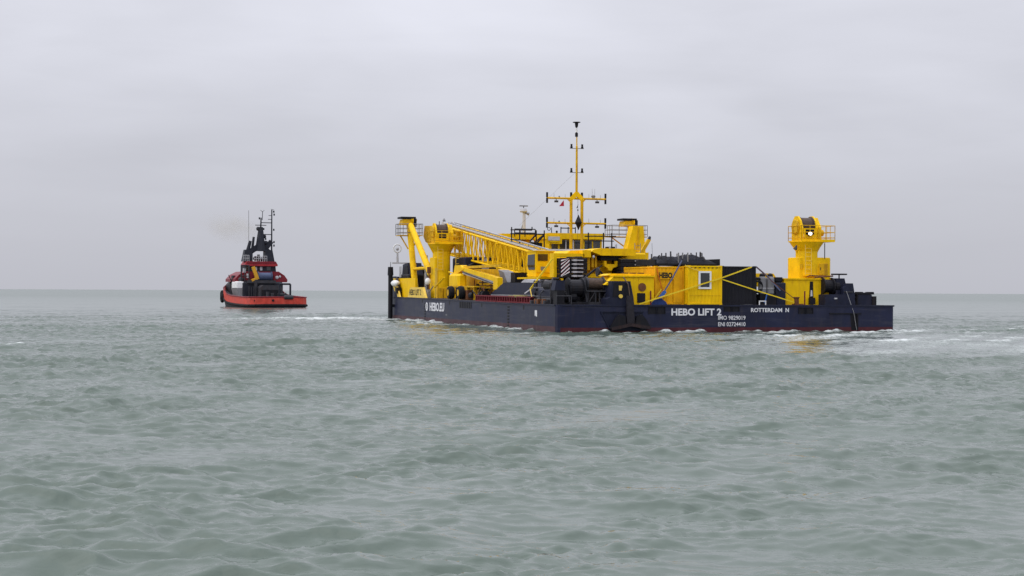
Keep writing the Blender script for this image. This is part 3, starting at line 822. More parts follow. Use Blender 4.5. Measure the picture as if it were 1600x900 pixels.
for u, z, w_ in ((8.4, 5.62, .05), (8.62, 5.60, .05), (8.80, 5.52, .04), (9.0, 5.64, .06), (9.32, 5.75, .07), (9.5, 5.6, .05), (9.8, 5.66, .06), (10.05, 5.64, .05), (10.3, 5.70, .06),
               (10.55, 5.72, .06), (10.78, 5.62, .05), (11.1, 5.70, .09), (11.36, 5.70, .05), (11.66, 5.72, .09), (11.72, 5.74, .05), (12.1, 5.72, .08), (12.3, 5.68, .05)):
    vv = 1.36 + (r2.uniform(0.0, 0.2) if r2.random() < 0.4 else r2.uniform(0.4, 2.2))
    t.part('stanchion', MB().box(u, u + w_ * 1.25, vv, vv + 0.07, 4.93, z + r2.uniform(0.0, 0.08)), r2.choice([GREY, DKGREY, DKGREY]))

# ------------------------------------------------------------------ lashings
def strap(label, pts, mat, w=0.075, cat='lashing strap', name='lashing_strap', group=None):
    m = MB()
    for p, q in zip(pts[:-1], pts[1:]): m.bar(p, q, 0.03, w)
    return single(name, label, cat, m, mat, pts[0], group=group)
strap('yellow strap rising from the deck across the windowed container to the black container corner', [(6.35, 0.42, 2.0), (12.85, 0.50, 3.92), (15.35, 0.82, 4.72)], ROPE, 0.09)
strap('yellow strap sloping down over the black container to the deckhouse', [(12.9, 0.60, 3.80), (15.76, 0.80, 3.0), (18.9, 0.72, 2.12)], ROPE, 0.08)
strap('short yellow strap at the foot of the blue sling', [(7.7, 0.9, 2.35), (8.35, 1.1, 3.05)], ROPE, 0.07)
strap('thin yellow strap above the container window', [(9.95, 0.57, 4.80), (10.6, 0.55, 4.52), (11.0, 0.54, 4.42)], YEL_PALE, 0.05)
strap('blue grey sling hanging from the net pile across the lettered container', [(9.95, 1.15, 5.15), (9.2, 1.05, 3.9), (8.55, 1.0, 2.95)], BLUEGREY, 0.10)
single('blue_canvas_bag', 'bright blue canvas bag at the foot of the blue grey sling', 'bag',
       MB().prism_v([(8.05, 2.45), (8.3, 2.42), (8.66, 2.85), (8.56, 2.98), (8.42, 2.92)], 0.9, 1.05), BLUE, (8.3, 1, 2.3))
single('blue_tarpaulin', 'crumpled dark blue tarpaulin on deck below the lettered container', 'tarpaulin',
       MB().prism_v([(7.3, 1.96), (8.6, 1.96), (8.5, 2.15), (8.1, 2.42), (7.7, 2.36)], 0.6, 1.15), paint('dark_blue_tarpaulin', (0.02, 0.04, 0.14), 0.7, 0.4, scale=4), (7.9, 0.8, 1.96))
strap('orange strap crossing the faded container beside its black lettering', [(8.0, 1.2, 4.6), (8.35, 1.2, 3.4), (8.6, 1.2, 2.5)], ORANGE, 0.05)
strap('dark brown rope from the black container corner to the deck bollard', [(15.75, 0.8, 4.72), (17.1, 0.8, 3.6), (18.9, 0.75, 2.35)], RUST, 0.05, 'rope', 'rope')
strap('blue grey strap from the black container corner towards the gas bottles', [(15.78, 0.95, 4.74), (16.9, 1.1, 3.95), (17.9, 1.25, 3.0)], BLUEGREY, 0.11)
# gas bottles / grey canisters between black container and deckhouse
for i, (u, lab) in enumerate(((16.6, 'left of two grey covered canisters beside the black container'), (17.25, 'right of two grey covered canisters beside the yellow deckhouse'))):
    t = Thing('covered_canister', lab, 'canister', (u, 1.6, DZ), group='grey canisters beside the black container')
    t.part('canister', MB().lathe([(0.26, 0.0), (0.30, 0.05), (0.30, 1.15), (0.22, 1.3)], (u, 1.6, 2.75), 'Z', 14), GREY)
    t.part('cap', MB().lathe([(0.23, 0), (0.2, 0.2), (0.08, 0.28)], (u, 1.6, 4.0), 'Z', 12), BLACK)
    t.part('band', MB().lathe([(0.312, 0), (0.312, 0.06)], (u, 1.6, 3.15), 'Z', 14), PALE)
    t.part('base', MB().box(u - 0.33, u + 0.33, 1.25, 1.95, DZ, 2.75), BLACK)
t = Thing('hose_reel', 'dark hose bundle hanging between the black container and the grey canisters', 'hose', (16.1, 1.5, DZ))
t.part('hose', MB().ring((16.15, 1.5, 3.4), 0.5, 0.1, 'Y').ring((16.12, 1.4, 3.3), 0.4, 0.09, 'Y'), BLACK)
t.part('post', MB().cone((16.15, 1.7, DZ), (16.15, 1.7, 4.0), 0.05, 0.05), DKGREY)
t = Thing('white_trestle', 'small white trestle standing on deck in front of the canisters', 'trestle', (16.1, 0.6, DZ))
t.part('top_bar', MB().box(15.85, 16.42, 0.58, 0.66, 2.2, 2.27), WHITE)
for u in (15.85, 16.35): t.part('leg', MB().box(u, u + 0.07, 0.59, 0.65, DZ, 2.2), WHITE)
strap('blue hose hanging in front of the canisters', [(16.75, 1.1, 2.75), (16.6, 1.0, 2.4), (16.5, 1.0, 2.1)], BLUE, 0.1, 'hose', 'blue_hose')
t = Thing('equipment_skid', 'dark blue equipment skid between the grey canisters and the low yellow deckhouse', 'equipment skid', (17.9, 1.8, DZ))
t.part('cabinet', MB().bbox(17.6, 18.4, 1.3, 2.3, DZ, 3.6, 0.06), DKBLUE)
t.part('blower', MB().lathe([(0.25, 0), (0.32, 0.1), (0.32, 0.4)], (17.95, 1.7, 3.6), 'Z', 12), BLACK)

# ------------------------------------------------------------------ winch towers (two alike)
def tower(label, u, v, zplat, zdeck, deckhouse, platform):
    t = Thing('winch_tower', label, 'winch tower', (u, v, zdeck))
    pu0, pu1, pv0, pv1 = platform
    # square lower block
    zb = zplat - 1.22
    if deckhouse: t.part('base_block', MB().bbox(u - 0.95, u + 1.72, v - 0.9, v + 0.9, zdeck if not deckhouse else zdeck + 1.95, zb, 0.06), YEL)
    t.part('column', MB().lathe([(0.82, 0), (0.82, zplat - 0.75 - (zb - 1.4)), (1.02, zplat - 0.45 - (zb - 1.4)), (1.30, zplat - 0.05 - (zb - 1.4))], (u - 0.02, v - 0.35, zb - 1.4), 'Z', 22), YEL, smooth=False)
    if not deckhouse: t.part('lower_column', MB().lathe([(0.82, 0), (0.82, zb - 1.4 - zdeck - 0.005)], (u - 0.02, v - 0.35, zdeck), 'Z', 22), YEL)
    g = MB().prism_v([(u - 1.35, zplat - 0.06), (u - 0.7, zplat - 1.2), (u - 0.7, zplat - 0.06)][::1], v - 0.45, v - 0.35)
    g.prism_v([(u + 0.7, zplat - 0.06), (u + 0.7, zplat - 1.1), (u + 1.3, zplat - 0.06)], v - 0.45, v - 0.35)
    t.part('gusset', g, YEL)
    dr = None
    if deckhouse: dr = t.part('door', MB().bbox(u + 0.72, u + 1.48, v - 0.97, v - 0.90, zb - 1.3, zb - 0.45, 0.02), YEL_DIRTY)
    if dr: t.part('handle', MB().box(u + 0.80, u + 0.84, v - 1.0, v - 0.97, zb - 0.95, zb - 0.75), DKGREY, dr)
    hs = MB().box(u - 0.92, u - 0.7, v - 0.93, v - 0.901, zb - 0.5, zb - 0.46).box(u - 0.82, u - 0.77, v - 0.96, v - 0.901, zb - 0.95, zb - 0.7)
    if dr: t.part('hatch_trim', MB().box(u - 0.9, u - 0.65, v - 0.96, v - 0.901, zb - 0.85, zb - 0.5), YEL_DIRTY)
    la = MB()
    lv = v - 1.28
    for du in (-0.62, -0.12): la.cone((u + du, lv, zb - 1.3), (u + du, lv, zplat - 0.05), 0.026, 0.026, 5)
    z = zb - 1.2
    while z < zplat - 0.1:
        la.cone((u - 0.62, lv, z), (u - 0.12, lv, z), 0.022, 0.022, 5); z += 0.31
    t.part('ladder', la, YEL_PALE)
    t.part('platform', MB().box(pu0, pu1, pv0, pv1, zplat - 0.05, zplat + 0.05), YEL)
    t.part('toe_plate', MB().box(pu0, pu1, pv0 - 0.02, pv0 - 0.001, zplat - 0.06, zplat + 0.14), YEL)
    t.part('railing', MB().rail([(pu0, pv0, zplat + 0.05), (pu1, pv0, zplat + 0.05), (pu1, pv1, zplat + 0.05), (pu0, pv1, zplat + 0.05), (pu0, pv0, zplat + 0.05)], 1.12, (0.22, 0.62, 1.12), 0.72, 0.026), YEL_DIRTY)
    # winch on top: side cheeks, drum, body
    z0 = zplat + 0.05
    cheek = lambda uu: MB().prism_u([(v - 0.94, z0), (v + 0.7, z0), (v + 0.7, z0 + 0.9), (v + 0.58, z0 + 1.5), (v + 0.22, z0 + 1.86), (v - 0.22, z0 + 1.86), (v - 0.62, z0 + 1.5), (v - 0.9, z0 + 0.9)], uu, uu + 0.14)
    t.part('cheek', cheek(u - 0.72), YEL)
    t.part('cheek', cheek(u + 0.52), YEL)
    t.part('end_disc', MB().lathe([(0.5, 0), (0.58, 0.05), (0.58, 0.12)], (u - 0.86, v, z0 + 1.05), 'X', 22), YEL_DIRTY)
    t.part('drum', MB().lathe([(0.70, 0), (0.70, 0.08), (0.62, 0.1), (0.62, 0.98), (0.70, 1.0), (0.70, 1.08)], (u - 0.57, v, z0 + 1.13), 'X', 22), WIRE)
    t.part('front_panel', MB().box(u - 0.58, u + 0.52, v - 1.0, v - 0.94, z0, z0 + 0.92), YEL)
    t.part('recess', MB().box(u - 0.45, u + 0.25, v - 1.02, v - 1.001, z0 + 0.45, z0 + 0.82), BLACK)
    t.part('gearbox', MB().prism_u([(v - 0.8, z0), (v + 0.8, z0), (v + 0.75, z0 + 1.0), (v + 0.3, z0 + 1.75), (v - 0.2, z0 + 1.75), (v - 0.75, z0 + 1.0)], u + 0.67, u + 1.0), YEL)
    t.part('motor', MB().lathe([(0.2, 0), (0.25, 0.05), (0.25, 0.35), (0.15, 0.42)], (u + 1.0, v - 0.3, z0 + 0.6), 'X', 12), YEL_DIRTY)
    t.part('brake', MB().box(u + 0.6, u + 0.72, v - 1.02, v - 0.85, z0 + 0.1, z0 + 1.0), YEL_DIRTY)
    return t
tr = tower('yellow winch tower with lit floodlight and railed platform above the low deckhouse', 21.05, 3.4, 6.74, DZ, True, (20.15, 22.95, 2.2, 4.3))
lm = MB().ball((20.9, 2.24, 7.30), 0.15, 0.10, 0.14)
lo = tr.part('floodlight', MB().lathe([(0.20, -0.02), (0.20, 0.04), (0.14, 0.2)], (20.9, 2.26, 7.30), 'Y', 14), DKGREY)
tr.part('lamp', lm, LAMP, lo, smooth=True)
tr.part('downlight', MB().cone((19.72, 2.4, 6.1), (19.85, 2.4, 6.4), 0.16, 0.05, 10), DKGREY)
tr.part('cable', MB().tube([(22.15, 2.3, 5.4), (22.15, 2.3, 6.6)], 0.035), DKGREY)
tl = tower('yellow winch tower beside the boom tip near the bow', 1.75, 38.0, 7.28, 2.2, False, (0.8, 3.5, 36.6, 39.2))
tl.part('lower_house', MB().bbox(0.9, 2.3, 37.0, 38.9, 2.2, 6.0, 0.08), YEL)
tl.part('lower_door', MB().bbox(1.35, 2.1, 36.93, 36.995, 3.2, 5.15, 0.02), YEL_DIRTY)
tl.part('pale_band', MB().box(0.92, 1.15, 36.93, 36.995, 2.3, 5.0), YEL_PALE)
tl.part('access_ladder', MB().tube([(3.0, 37.2, 3.2), (3.0, 37.2, 6.4)], 0.05).tube([(3.5, 37.2, 3.2), (3.5, 37.2, 6.4)], 0.05).tube([(2.6, 37.2, 6.4), (3.5, 37.2, 6.4)], 0.05).tube([(3.0, 37.2, 4.2), (3.5, 37.2, 4.2)], 0.04).tube([(3.0, 37.2, 4.8), (3.5, 37.2, 4.8)], 0.04).tube([(3.0, 37.2, 5.4), (3.5, 37.2, 5.4)], 0.04).tube([(3.0, 37.2, 5.9), (3.5, 37.2, 5.9)], 0.04), YEL_PALE)
# deckhouse that carries the stern tower
t = Thing('stern_deckhouse', 'low yellow deckhouse carrying the winch tower with the lit floodlight', 'deckhouse', (20.2, 2.5, DZ))
h = t.part('walls', MB().box(18.35, 22.05, 1.5, 5.2, DZ, 3.84), YEL)
t.part('roof_edge', MB().box(18.28, 22.15, 1.4, 5.3, 3.84, 3.93), YEL)
t.part('side_fairing', MB().prism_v([(17.2, 3.3), (18.34, 3.3), (18.34, 3.85), (18.05, 4.28), (17.2, 4.30)], 2.6, 4.6), YEL)
t.part('niche', MB().prism_v([(20.42, 2.5), (20.76, 2.5), (20.72, 3.7), (20.48, 3.7)], 1.46, 1.498), BLACK, h)
t.part('niche_box', MB().box(20.35, 20.78, 1.2, 1.46, 2.0, 2.5), BLACK, h)
t.part('hose_fitting', MB().cone((20.58, 1.44, 2.6), (20.58, 1.44, 3.05), 0.09, 0.06, 8), PALE, h)
t.part('corner_seam', MB().box(21.5, 21.54, 1.478, 1.499, DZ, 3.8), YEL_DIRTY, h)
t.part('roof_railing', MB().tube([(20.3, 1.6, 4.05), (20.5, 1.6, 4.15), (22.0, 1.6, 4.1)], 0.04), RUST)
t = Thing('deck_bollard', 'rusty brown deck bollard in front of the yellow deckhouse', 'bollard', (19.15, 0.7, DZ))
t.part('post', MB().lathe([(0.17, 0), (0.17, 0.5), (0.22, 0.52), (0.22, 0.6)], (18.95, 0.7, DZ), 'Z', 12), RUST)
t.part('foot', MB().box(18.7, 19.4, 0.45, 0.95, DZ, DZ + 0.1), RUST)
single('sounding_pipe', 'thin dark red pipe standing in front of the yellow deckhouse', 'pipe', MB().cone((19.62, 0.7, DZ), (19.62, 0.7, 2.98), 0.055, 0.055, 8), REDSTEEL, (19.62, 0.7, DZ))

# ------------------------------------------------------------------ stern right: windlass and bitts
t = Thing('anchor_windlass', 'dark stepped anchor windlass with hand wheel beside the low yellow deckhouse', 'windlass', (22.8, 1.6, DZ))
t.part('bed', MB().prism_v([(21.2, DZ), (23.75, DZ), (23.65, 2.55), (23.3, 2.75), (21.2, 2.75)], 0.5, 3.0), DKBLUE)
t.part('drum', MB().lathe([(0.62, 0), (0.62, 0.1), (0.48, 0.12), (0.48, 0.75), (0.62, 0.77), (0.62, 0.87)], (21.4, 1.4, 3.38), 'X', 20), BLACK)
t.part('motor', MB().lathe([(0.38, 0), (0.5, 0.08), (0.5, 0.4), (0.35, 0.5)], (22.3, 1.4, 3.35), 'X', 16), BLACK)
t.part('gearbox', MB().prism_v([(22.35, 2.75), (23.4, 2.75), (23.1, 3.95), (22.4, 3.95)], 1.0, 2.2), DKBLUE)
t.part('brake_wheel', MB().ring((22.75, 1.2, 4.25), 0.55, 0.06, 'Z', 20, 6).cone((22.75, 1.2, 3.9), (22.75, 1.2, 4.27), 0.05, 0.05).box(22.22, 23.28, 1.17, 1.23, 4.22, 4.27), BLACK)
t.part('fairlead_house', MB().prism_v([(22.75, 2.5), (23.75, 2.5), (23.55, 3.58), (23.05, 3.58), (22.95, 3.4), (22.75, 3.2)], 0.55, 0.95), DKBLUE)
t.part('cross_plate', MB().box(22.8, 23.5, 0.48, 0.548, 2.9, 2.98), DKGREY)
t.part('pedestal', MB().box(21.25, 21.9, 0.6, 0.95, DZ, 2.72), DKBLUE)
t.part('oil_can', MB().box(21.95, 22.15, 0.4, 0.55, 2.4, 2.5), PALE)
t.part('wire', MB().tube([(22.95, 0.46, 3.0), (23.25, -0.1, 1.4), (23.5, -0.1, 0.1)], 0.022), GREY)
single('air_pipe', 'rusty air pipe lying on the deckhouse roof edge', 'pipe', MB().tube([(20.9, 1.55, 4.0), (22.3, 1.3, 4.12)], 0.06), RUST, (21, 1.5, 4))
t = Thing('mooring_bitts', 'black double mooring bitts standing alone beyond the windlass at the stern corner', 'bitts', (24.85, 1.3, DZ))
for u in (24.35, 25.1):
    t.part('bitt', MB().lathe([(0.32, 0), (0.32, 0.78), (0.36, 0.8), (0.36, 0.95)], (u, 1.3, DZ), 'Z', 14), BLACK)
t.part('cross_bar', MB().prism_v([(24.05, 2.75), (25.6, 2.75), (25.55, 2.95), (25.0, 2.95), (24.9, 2.86), (24.7, 2.86), (24.6, 2.95), (24.1, 2.95)], 0.95, 1.2), BLACK)
t.part('side_plate', MB().prism_v([(24.05, DZ), (24.2, DZ), (24.2, 2.75), (24.12, 2.75)], 0.9, 1.7).box(25.4, 25.75, 0.9, 1.6, DZ, 2.62), BLACK)
t.part('panel', MB().box(24.25, 25.4, 0.98, 1.1, DZ, 2.74), DKBLUE)

# ------------------------------------------------------------------ crawler crane
def build_crane():
    t = Thing('crawler_crane', 'big yellow crawler crane with its lattice boom lowered towards the bow', 'crane', (0, 0, DZ), M=M_CRANE)
    # tracks
    for sx in (-1, 1):
        tm = MB().prism_u([(-4.2, 2.7), (-3.2, DZ + 0.02), (8.6, DZ + 0.02), (9.8, 2.75), (8.4, 3.55), (-3.0, 3.55)], sx * 3.3 - 0.55, sx * 3.3 + 0.55)
        tr_ = t.part('track', tm, DKBLUE)
        sh = MB()
        for k in range(24):
            y = -3.0 + k * 0.48
            sh.box(sx * 3.3 - 0.58, sx * 3.3 + 0.58, y, y + 0.36, 3.552, 3.60)
        t.part('track_shoes', sh, BLACK, tr_)
    t.part('carbody', MB().bbox(-2.7, 2.7, -2.0, 4.0, 2.5, 3.6, 0.2), BLACK)
    t.part('slew_ring', MB().lathe([(1.5, 0), (1.5, 0.4)], (0, 0.6, 3.55), 'Z', 24), DKGREY)
    # upper works
    t.part('revolving_deck', MB().box(-2.4, 4.0, -3.4, 4.6, 3.95, 4.25), YEL)
    mh = t.part('machinery_house', MB().bbox(-1.9, 4.1, -2.6, 2.6, 4.25, 5.95, 0.12), YEL)
    t.part('rear_doors', MB().box(-1.1, -0.15, -2.66, -2.601, 4.4, 5.4).box(0.95, 1.9, -2.66, -2.601, 4.4, 5.4), YEL_DIRTY, mh)
    t.part('exhaust', MB().cone((0.6, -0.6, 5.95), (0.6, -0.6, 6.7), 0.09, 0.09), DKGREY, mh)
    # rear frame: top slab, left frame, central linkage
    t.part('rear_slab', MB().prism_v([(-1.45, 5.95), (-0.6, 5.66), (2.35, 5.66), (2.42, 6.02), (2.3, 6.22), (-0.6, 6.22), (-1.3, 6.1)], -4.0, -2.0), YEL)
    t.part('left_frame', MB().box(-4.62, -2.0, -3.9, -3.2, 5.52, 5.78).box(-4.62, -4.36, -3.9, -3.2, 3.95, 5.52).box(-2.15, -1.45, -3.9, -2.7, 5.5, 6.05), YEL)
    t.part('left_wing', MB().prism_v([(-3.2, 5.78), (-1.4, 5.78), (-1.4, 6.1), (-2.9, 6.02)], -3.2, -0.5), YEL)
    t.part('linkage', MB().box(-1.55, -1.35, -3.5, -2.9, 4.55, 5.6).box(-1.15, -0.95, -3.4, -2.9, 4.75, 5.6).box(-0.85, -0.7, -3.4, -2.9, 4.75, 5.6), YEL_DIRTY)
    t.part('equalizer', MB().prism_v([(-0.2, 5.25), (-0.2, 4.85), (0.1, 4.7), (0.2, 4.5), (0.45, 4.5), (0.55, 4.7), (0.95, 4.85), (0.95, 5.25), (0.8, 5.25), (0.8, 5.0), (0.0, 5.0), (0.0, 5.25)], -3.7, -3.4), YEL)
    t.part('sheave_box', MB().box(-0.45, 1.3, -3.6, -2.8, 5.3, 5.66), BLACK)
    t.part('right_link', MB().prism_v([(1.1, 4.9), (1.7, 4.9), (1.9, 5.45), (1.1, 5.45)], -3.7, -3.1).box(1.6, 1.75, -3.6, -3.3, 4.1, 4.9), YEL_DIRTY)
    t.part('pink_lamp', MB().ball((-1.25, -3.95, 5.55), 0.10, 0.08, 0.12), PALE)
    t.part('backstay', MB().bar((-1.9, -3.5, 4.0), (-0.3, -3.5, 4.9), 0.09, 0.09).bar((2.6, -3.5, 4.0), (1.1, -3.5, 4.9), 0.09, 0.09), DKGREY)
    # counterweight stacks of slabs, each slab with a pale bar along its rear edge
    for side in (-1, 1):
        if side < 0: a, b, bar0, bar1, s0, s1 = -4.32, -1.95, -3.30, -2.32, -4.22, -3.50
        else: a, b, bar0, bar1, s0, s1 = 0.95, 4.35, 2.15, 2.98, 3.42, 4.20
        for k in range(5):
            z = 3.93 + k * 0.30
            sl = t.part('counterweight_slab', MB().bbox(a, b, -4.3, -2.7, z, z + 0.275, 0.05), BLACK)
            t.part('pale_bar', MB().box(bar0, bar1, -4.335, -4.301, z + 0.09, z + 0.17).box(bar0 + 0.12, bar0 + 0.42, -4.36, -4.335, z + 0.06, z + 0.20), PALE, sl)
        sp = t.part('stripe_board', MB().box(s0 - 0.04, s1 + 0.04, -4.36, -4.32, 3.95, 5.42), BLACK)
        dgn = MB(); dgr = MB()
        for k in range(6):
            z = 3.70 + k * 0.29
            def seg(z, w, mb, y):
                p = []
                L0 = s1 - s0
                za, zb = z, z + L0 * 0.85
                q = [(s0, za), (s1, zb), (s1, zb + w), (s0, za + w)] if side < 0 else [(s0, zb), (s1, za), (s1, za + w), (s0, zb + w)]
                q = [(u, min(5.40, max(3.97, zz))) for u, zz in q]
                mb.add([(u, y, zz) for u, zz in q], [(0, 1, 2, 3)])
            seg(z, 0.115, dgn, -4.366); seg(z + 0.115, 0.03, dgr, -4.366)
        t.part('white_stripes', dgn, WHITE, sp); t.part('red_stripes', dgr, FLAGRED, sp)
    t.part('lifting_lug', MB().box(-3.5, -3.0, -4.3, -3.8, 5.43, 5.52).box(-2.8, -2.4, -4.3, -3.9, 5.43, 5.55), DKGREY)
    # cab on the left front
    cb = t.part('cab', MB().prism_u([(2.0, 4.05), (3.5, 4.05), (3.85, 4.7), (3.75, 6.0), (2.0, 6.05)], -3.42, -1.75), YEL)
    t.part('cab_roof', MB().box(-3.48, -1.70, 1.9, 3.85, 6.06, 6.14), YEL, cb)
    t.part('rear_window', MB().box(-3.26, -2.40, 1.95, 1.999, 5.32, 5.86), GLASS_B, cb)
    t.part('side_window', MB().prism_u([(2.2, 4.6), (3.35, 4.6), (3.6, 4.95), (3.5, 5.8), (2.2, 5.85)], -3.46, -3.421), GLASS, cb)
    t.part('cab_vent', MB().box(-3.0, -2.6, 1.95, 1.999, 4.55, 4.85), GREY, cb)
    t.part('cab_seam', MB().box(-3.4, -1.8, 1.95, 1.999, 4.36, 4.42), YEL_DIRTY, cb)
    t.part('cab_catwalk', MB().box(-4.0, -2.0, 0.4, 4.4, 3.86, 4.0), YEL)
    t.part('pale_beam', MB().box(-3.6, -1.4, 1.6, 1.9, 3.62, 3.86), PALE)
    t.part('side_gusset', MB().prism_v([(-2.0, 4.5), (-1.0, 4.9), (-0.9, 5.45), (-2.0, 5.5)], 1.2, 1.4), YEL)
    # boom: four chords, lacing on each face
    def top(y): return 5.30 + 0.146 * (y - 2.5) + 0.0
    def bot(y): return 4.16 + 0.1145 * (y - 8.2)
    W = 1.10
    y0, y1 = 8.2, 29.2
    foot = [(-0.8, 3.4, 4.75), (0.8, 3.4, 4.75)]
    for k, sx in enumerate((-1, 1)):
        t.part('chord', MB().tube([(sx * 0.85, 3.6, 5.15), (sx * W, y0, top(y0) + 0.04), (sx * W, y1, top(y1))], 0.095, 8), YEL)
        t.part('chord', MB().tube([(sx * 0.8, 3.4, 4.75), (sx * W, y0, bot(y0)), (sx * W, y1, bot(y1))], 0.085, 8), YEL)
    n = 18
    for sx in (-1, 1):
        for k in range(n):
            ya = y0 + (y1 - y0) * k / n; yb = y0 + (y1 - y0) * (k + 1) / n; ym = (ya + yb) / 2
            t.part('lacing', MB().tube([(sx * W, ya, bot(ya)), (sx * W, ym, top(ym))], 0.056, 5), YEL)
            t.part('lacing', MB().tube([(sx * W, ym, top(ym)), (sx * W, yb, bot(yb))], 0.056, 5), YEL)
        t.part('end_post', MB().tube([(sx * W, y0, bot(y0)), (sx * W, y0, top(y0))], 0.06, 6), YEL)
        for k in (6, 12):
            ya = y0 + (y1 - y0) * k / n
            t.part('section_joint', MB().tube([(sx * W, ya, bot(ya)), (sx * W, ya, top(ya))], 0.055, 6).box(sx * W - 0.13, sx * W + 0.13, ya - 0.15, ya + 0.15, top(ya) - 0.12, top(ya) + 0.12).box(sx * W - 0.12, sx * W + 0.12, ya - 0.15, ya + 0.15, bot(ya) - 0.12, bot(ya) + 0.12), YEL)
    tl_, bl_ = MB(), MB()
    for k in range(n):
        ya = y0 + (y1 - y0) * k / n; yb = y0 + (y1 - y0) * (k + 1) / n; ym = (ya + yb) / 2
        for f, mb in ((top, tl_), (bot, bl_)):
            mb.tube([(-W, ya, f(ya)), (W, ym, f(ym)), (-W, yb, f(yb))], 0.05, 5)
            mb.tube([(-W, ya, f(ya)), (W, ya, f(ya))], 0.035, 5)
    t.part('top_lacing', tl_, YEL); t.part('bottom_lacing', bl_, YEL)
    wk = MB().box(-0.35, 0.3, y0, y1, 0, 0.03)
    wk.v = [Vector((p.x, p.y, p.z + top(p.y) + 0.05)) for p in wk.v]
    t.part('catwalk', wk, GREY)
    hr = MB()
    for u in (-0.4, 0.35):
        hr.tube([(u, y0, top(y0) + 0.30), (u, y1, top(y1) + 0.30)], 0.03, 5)
        for k in range(18):
            y = y0 + (y1 - y0) * k / 17; hr.tube([(u, y, top(y)), (u, y, top(y) + 0.30)], 0.02, 4)
    t.part('pendant_bars', hr, GREY)
    t.part('pendant', MB().bar((0.55, -1.5, 6.15), (0.55, 8.0, top(8) + 0.28), 0.1, 0.14).bar((0.55, 8.0, top(8) + 0.28), (0.55, 30, top(30) + 0.25), 0.1, 0.12).bar((-0.6, 0.5, 5.9), (-0.6, 8.0, top(8) + 0.2), 0.1, 0.14).bar((-0.6, 8.0, top(8) + 0.2), (-0.6, 30, top(30) + 0.2), 0.1, 0.12), PALE)
    # boom head
    hd = MB()
    for sx in (-1, 1):
        hd.prism_u([(y1, bot(y1)), (33.6, 7.75), (34.2, 8.3), (33.9, 9.35), (y1, top(y1))], sx * W - 0.06, sx * W + 0.06)
    hd.box(-W, W, y1 + 0.5, y1 + 0.7, 8.1, 9.2).box(-W, W, 33.0, 33.2, 8.0, 9.2)
    t.part('boom_head', hd, YEL_DIRTY)
    for k in range(4):
        t.part('head_sheave', MB().lathe([(0.62, 0), (0.52, 0.08), (0.62, 0.16)], (-0.75 + k * 0.42, 32.6, 8.75), 'X', 18), YEL_DIRTY)
        if k < 2: t.part('rope_sheave', MB().lathe([(0.55, 0), (0.45, 0.07), (0.55, 0.14)], (-0.6 + k * 0.9, 30.2, 9.1), 'X', 18), PALE)
    t.part('head_camera', MB().cone((0.2, 32.0, 9.35), (0.2, 32.0, 9.85), 0.14, 0.14, 10).cone((0.2, 32.0, 9.85), (0.2, 32.0, 10.05), 0.16, 0.03, 10).cone((-0.3, 32, 9.35), (-0.3, 32, 9.75), 0.05, 0.05), GREY)
    # side handrails on the far counterweight
    t.part('rear_steps', MB().tube([(3.15, -4.5, 3.95), (3.2, -4.5, 5.55)], 0.045, 5).tube([(3.3, -4.5, 4.1), (3.42, -4.5, 5.5)], 0.045, 5), YEL_PALE)
    return t
build_crane()
# yellow sling from the crane to deck
sl = Thing('crane_sling', 'yellow sling slanting from the crane frame to the deck edge', 'sling', (1.2, 8.3, 2.4))
sl.part('main_strap', MB().bar((3.0, 9.6, 5.35), (1.0, 8.9, 3.0), 0.05, 0.13), ROPE)
sl.part('left_leg', MB().bar((1.0, 8.9, 3.0), (0.9, 9.9, 2.7), 0.05, 0.10), PALE)
sl.part('right_leg', MB().bar((1.0, 8.9, 3.0), (0.9, 8.2, 2.4), 0.05, 0.10), YEL_PALE)

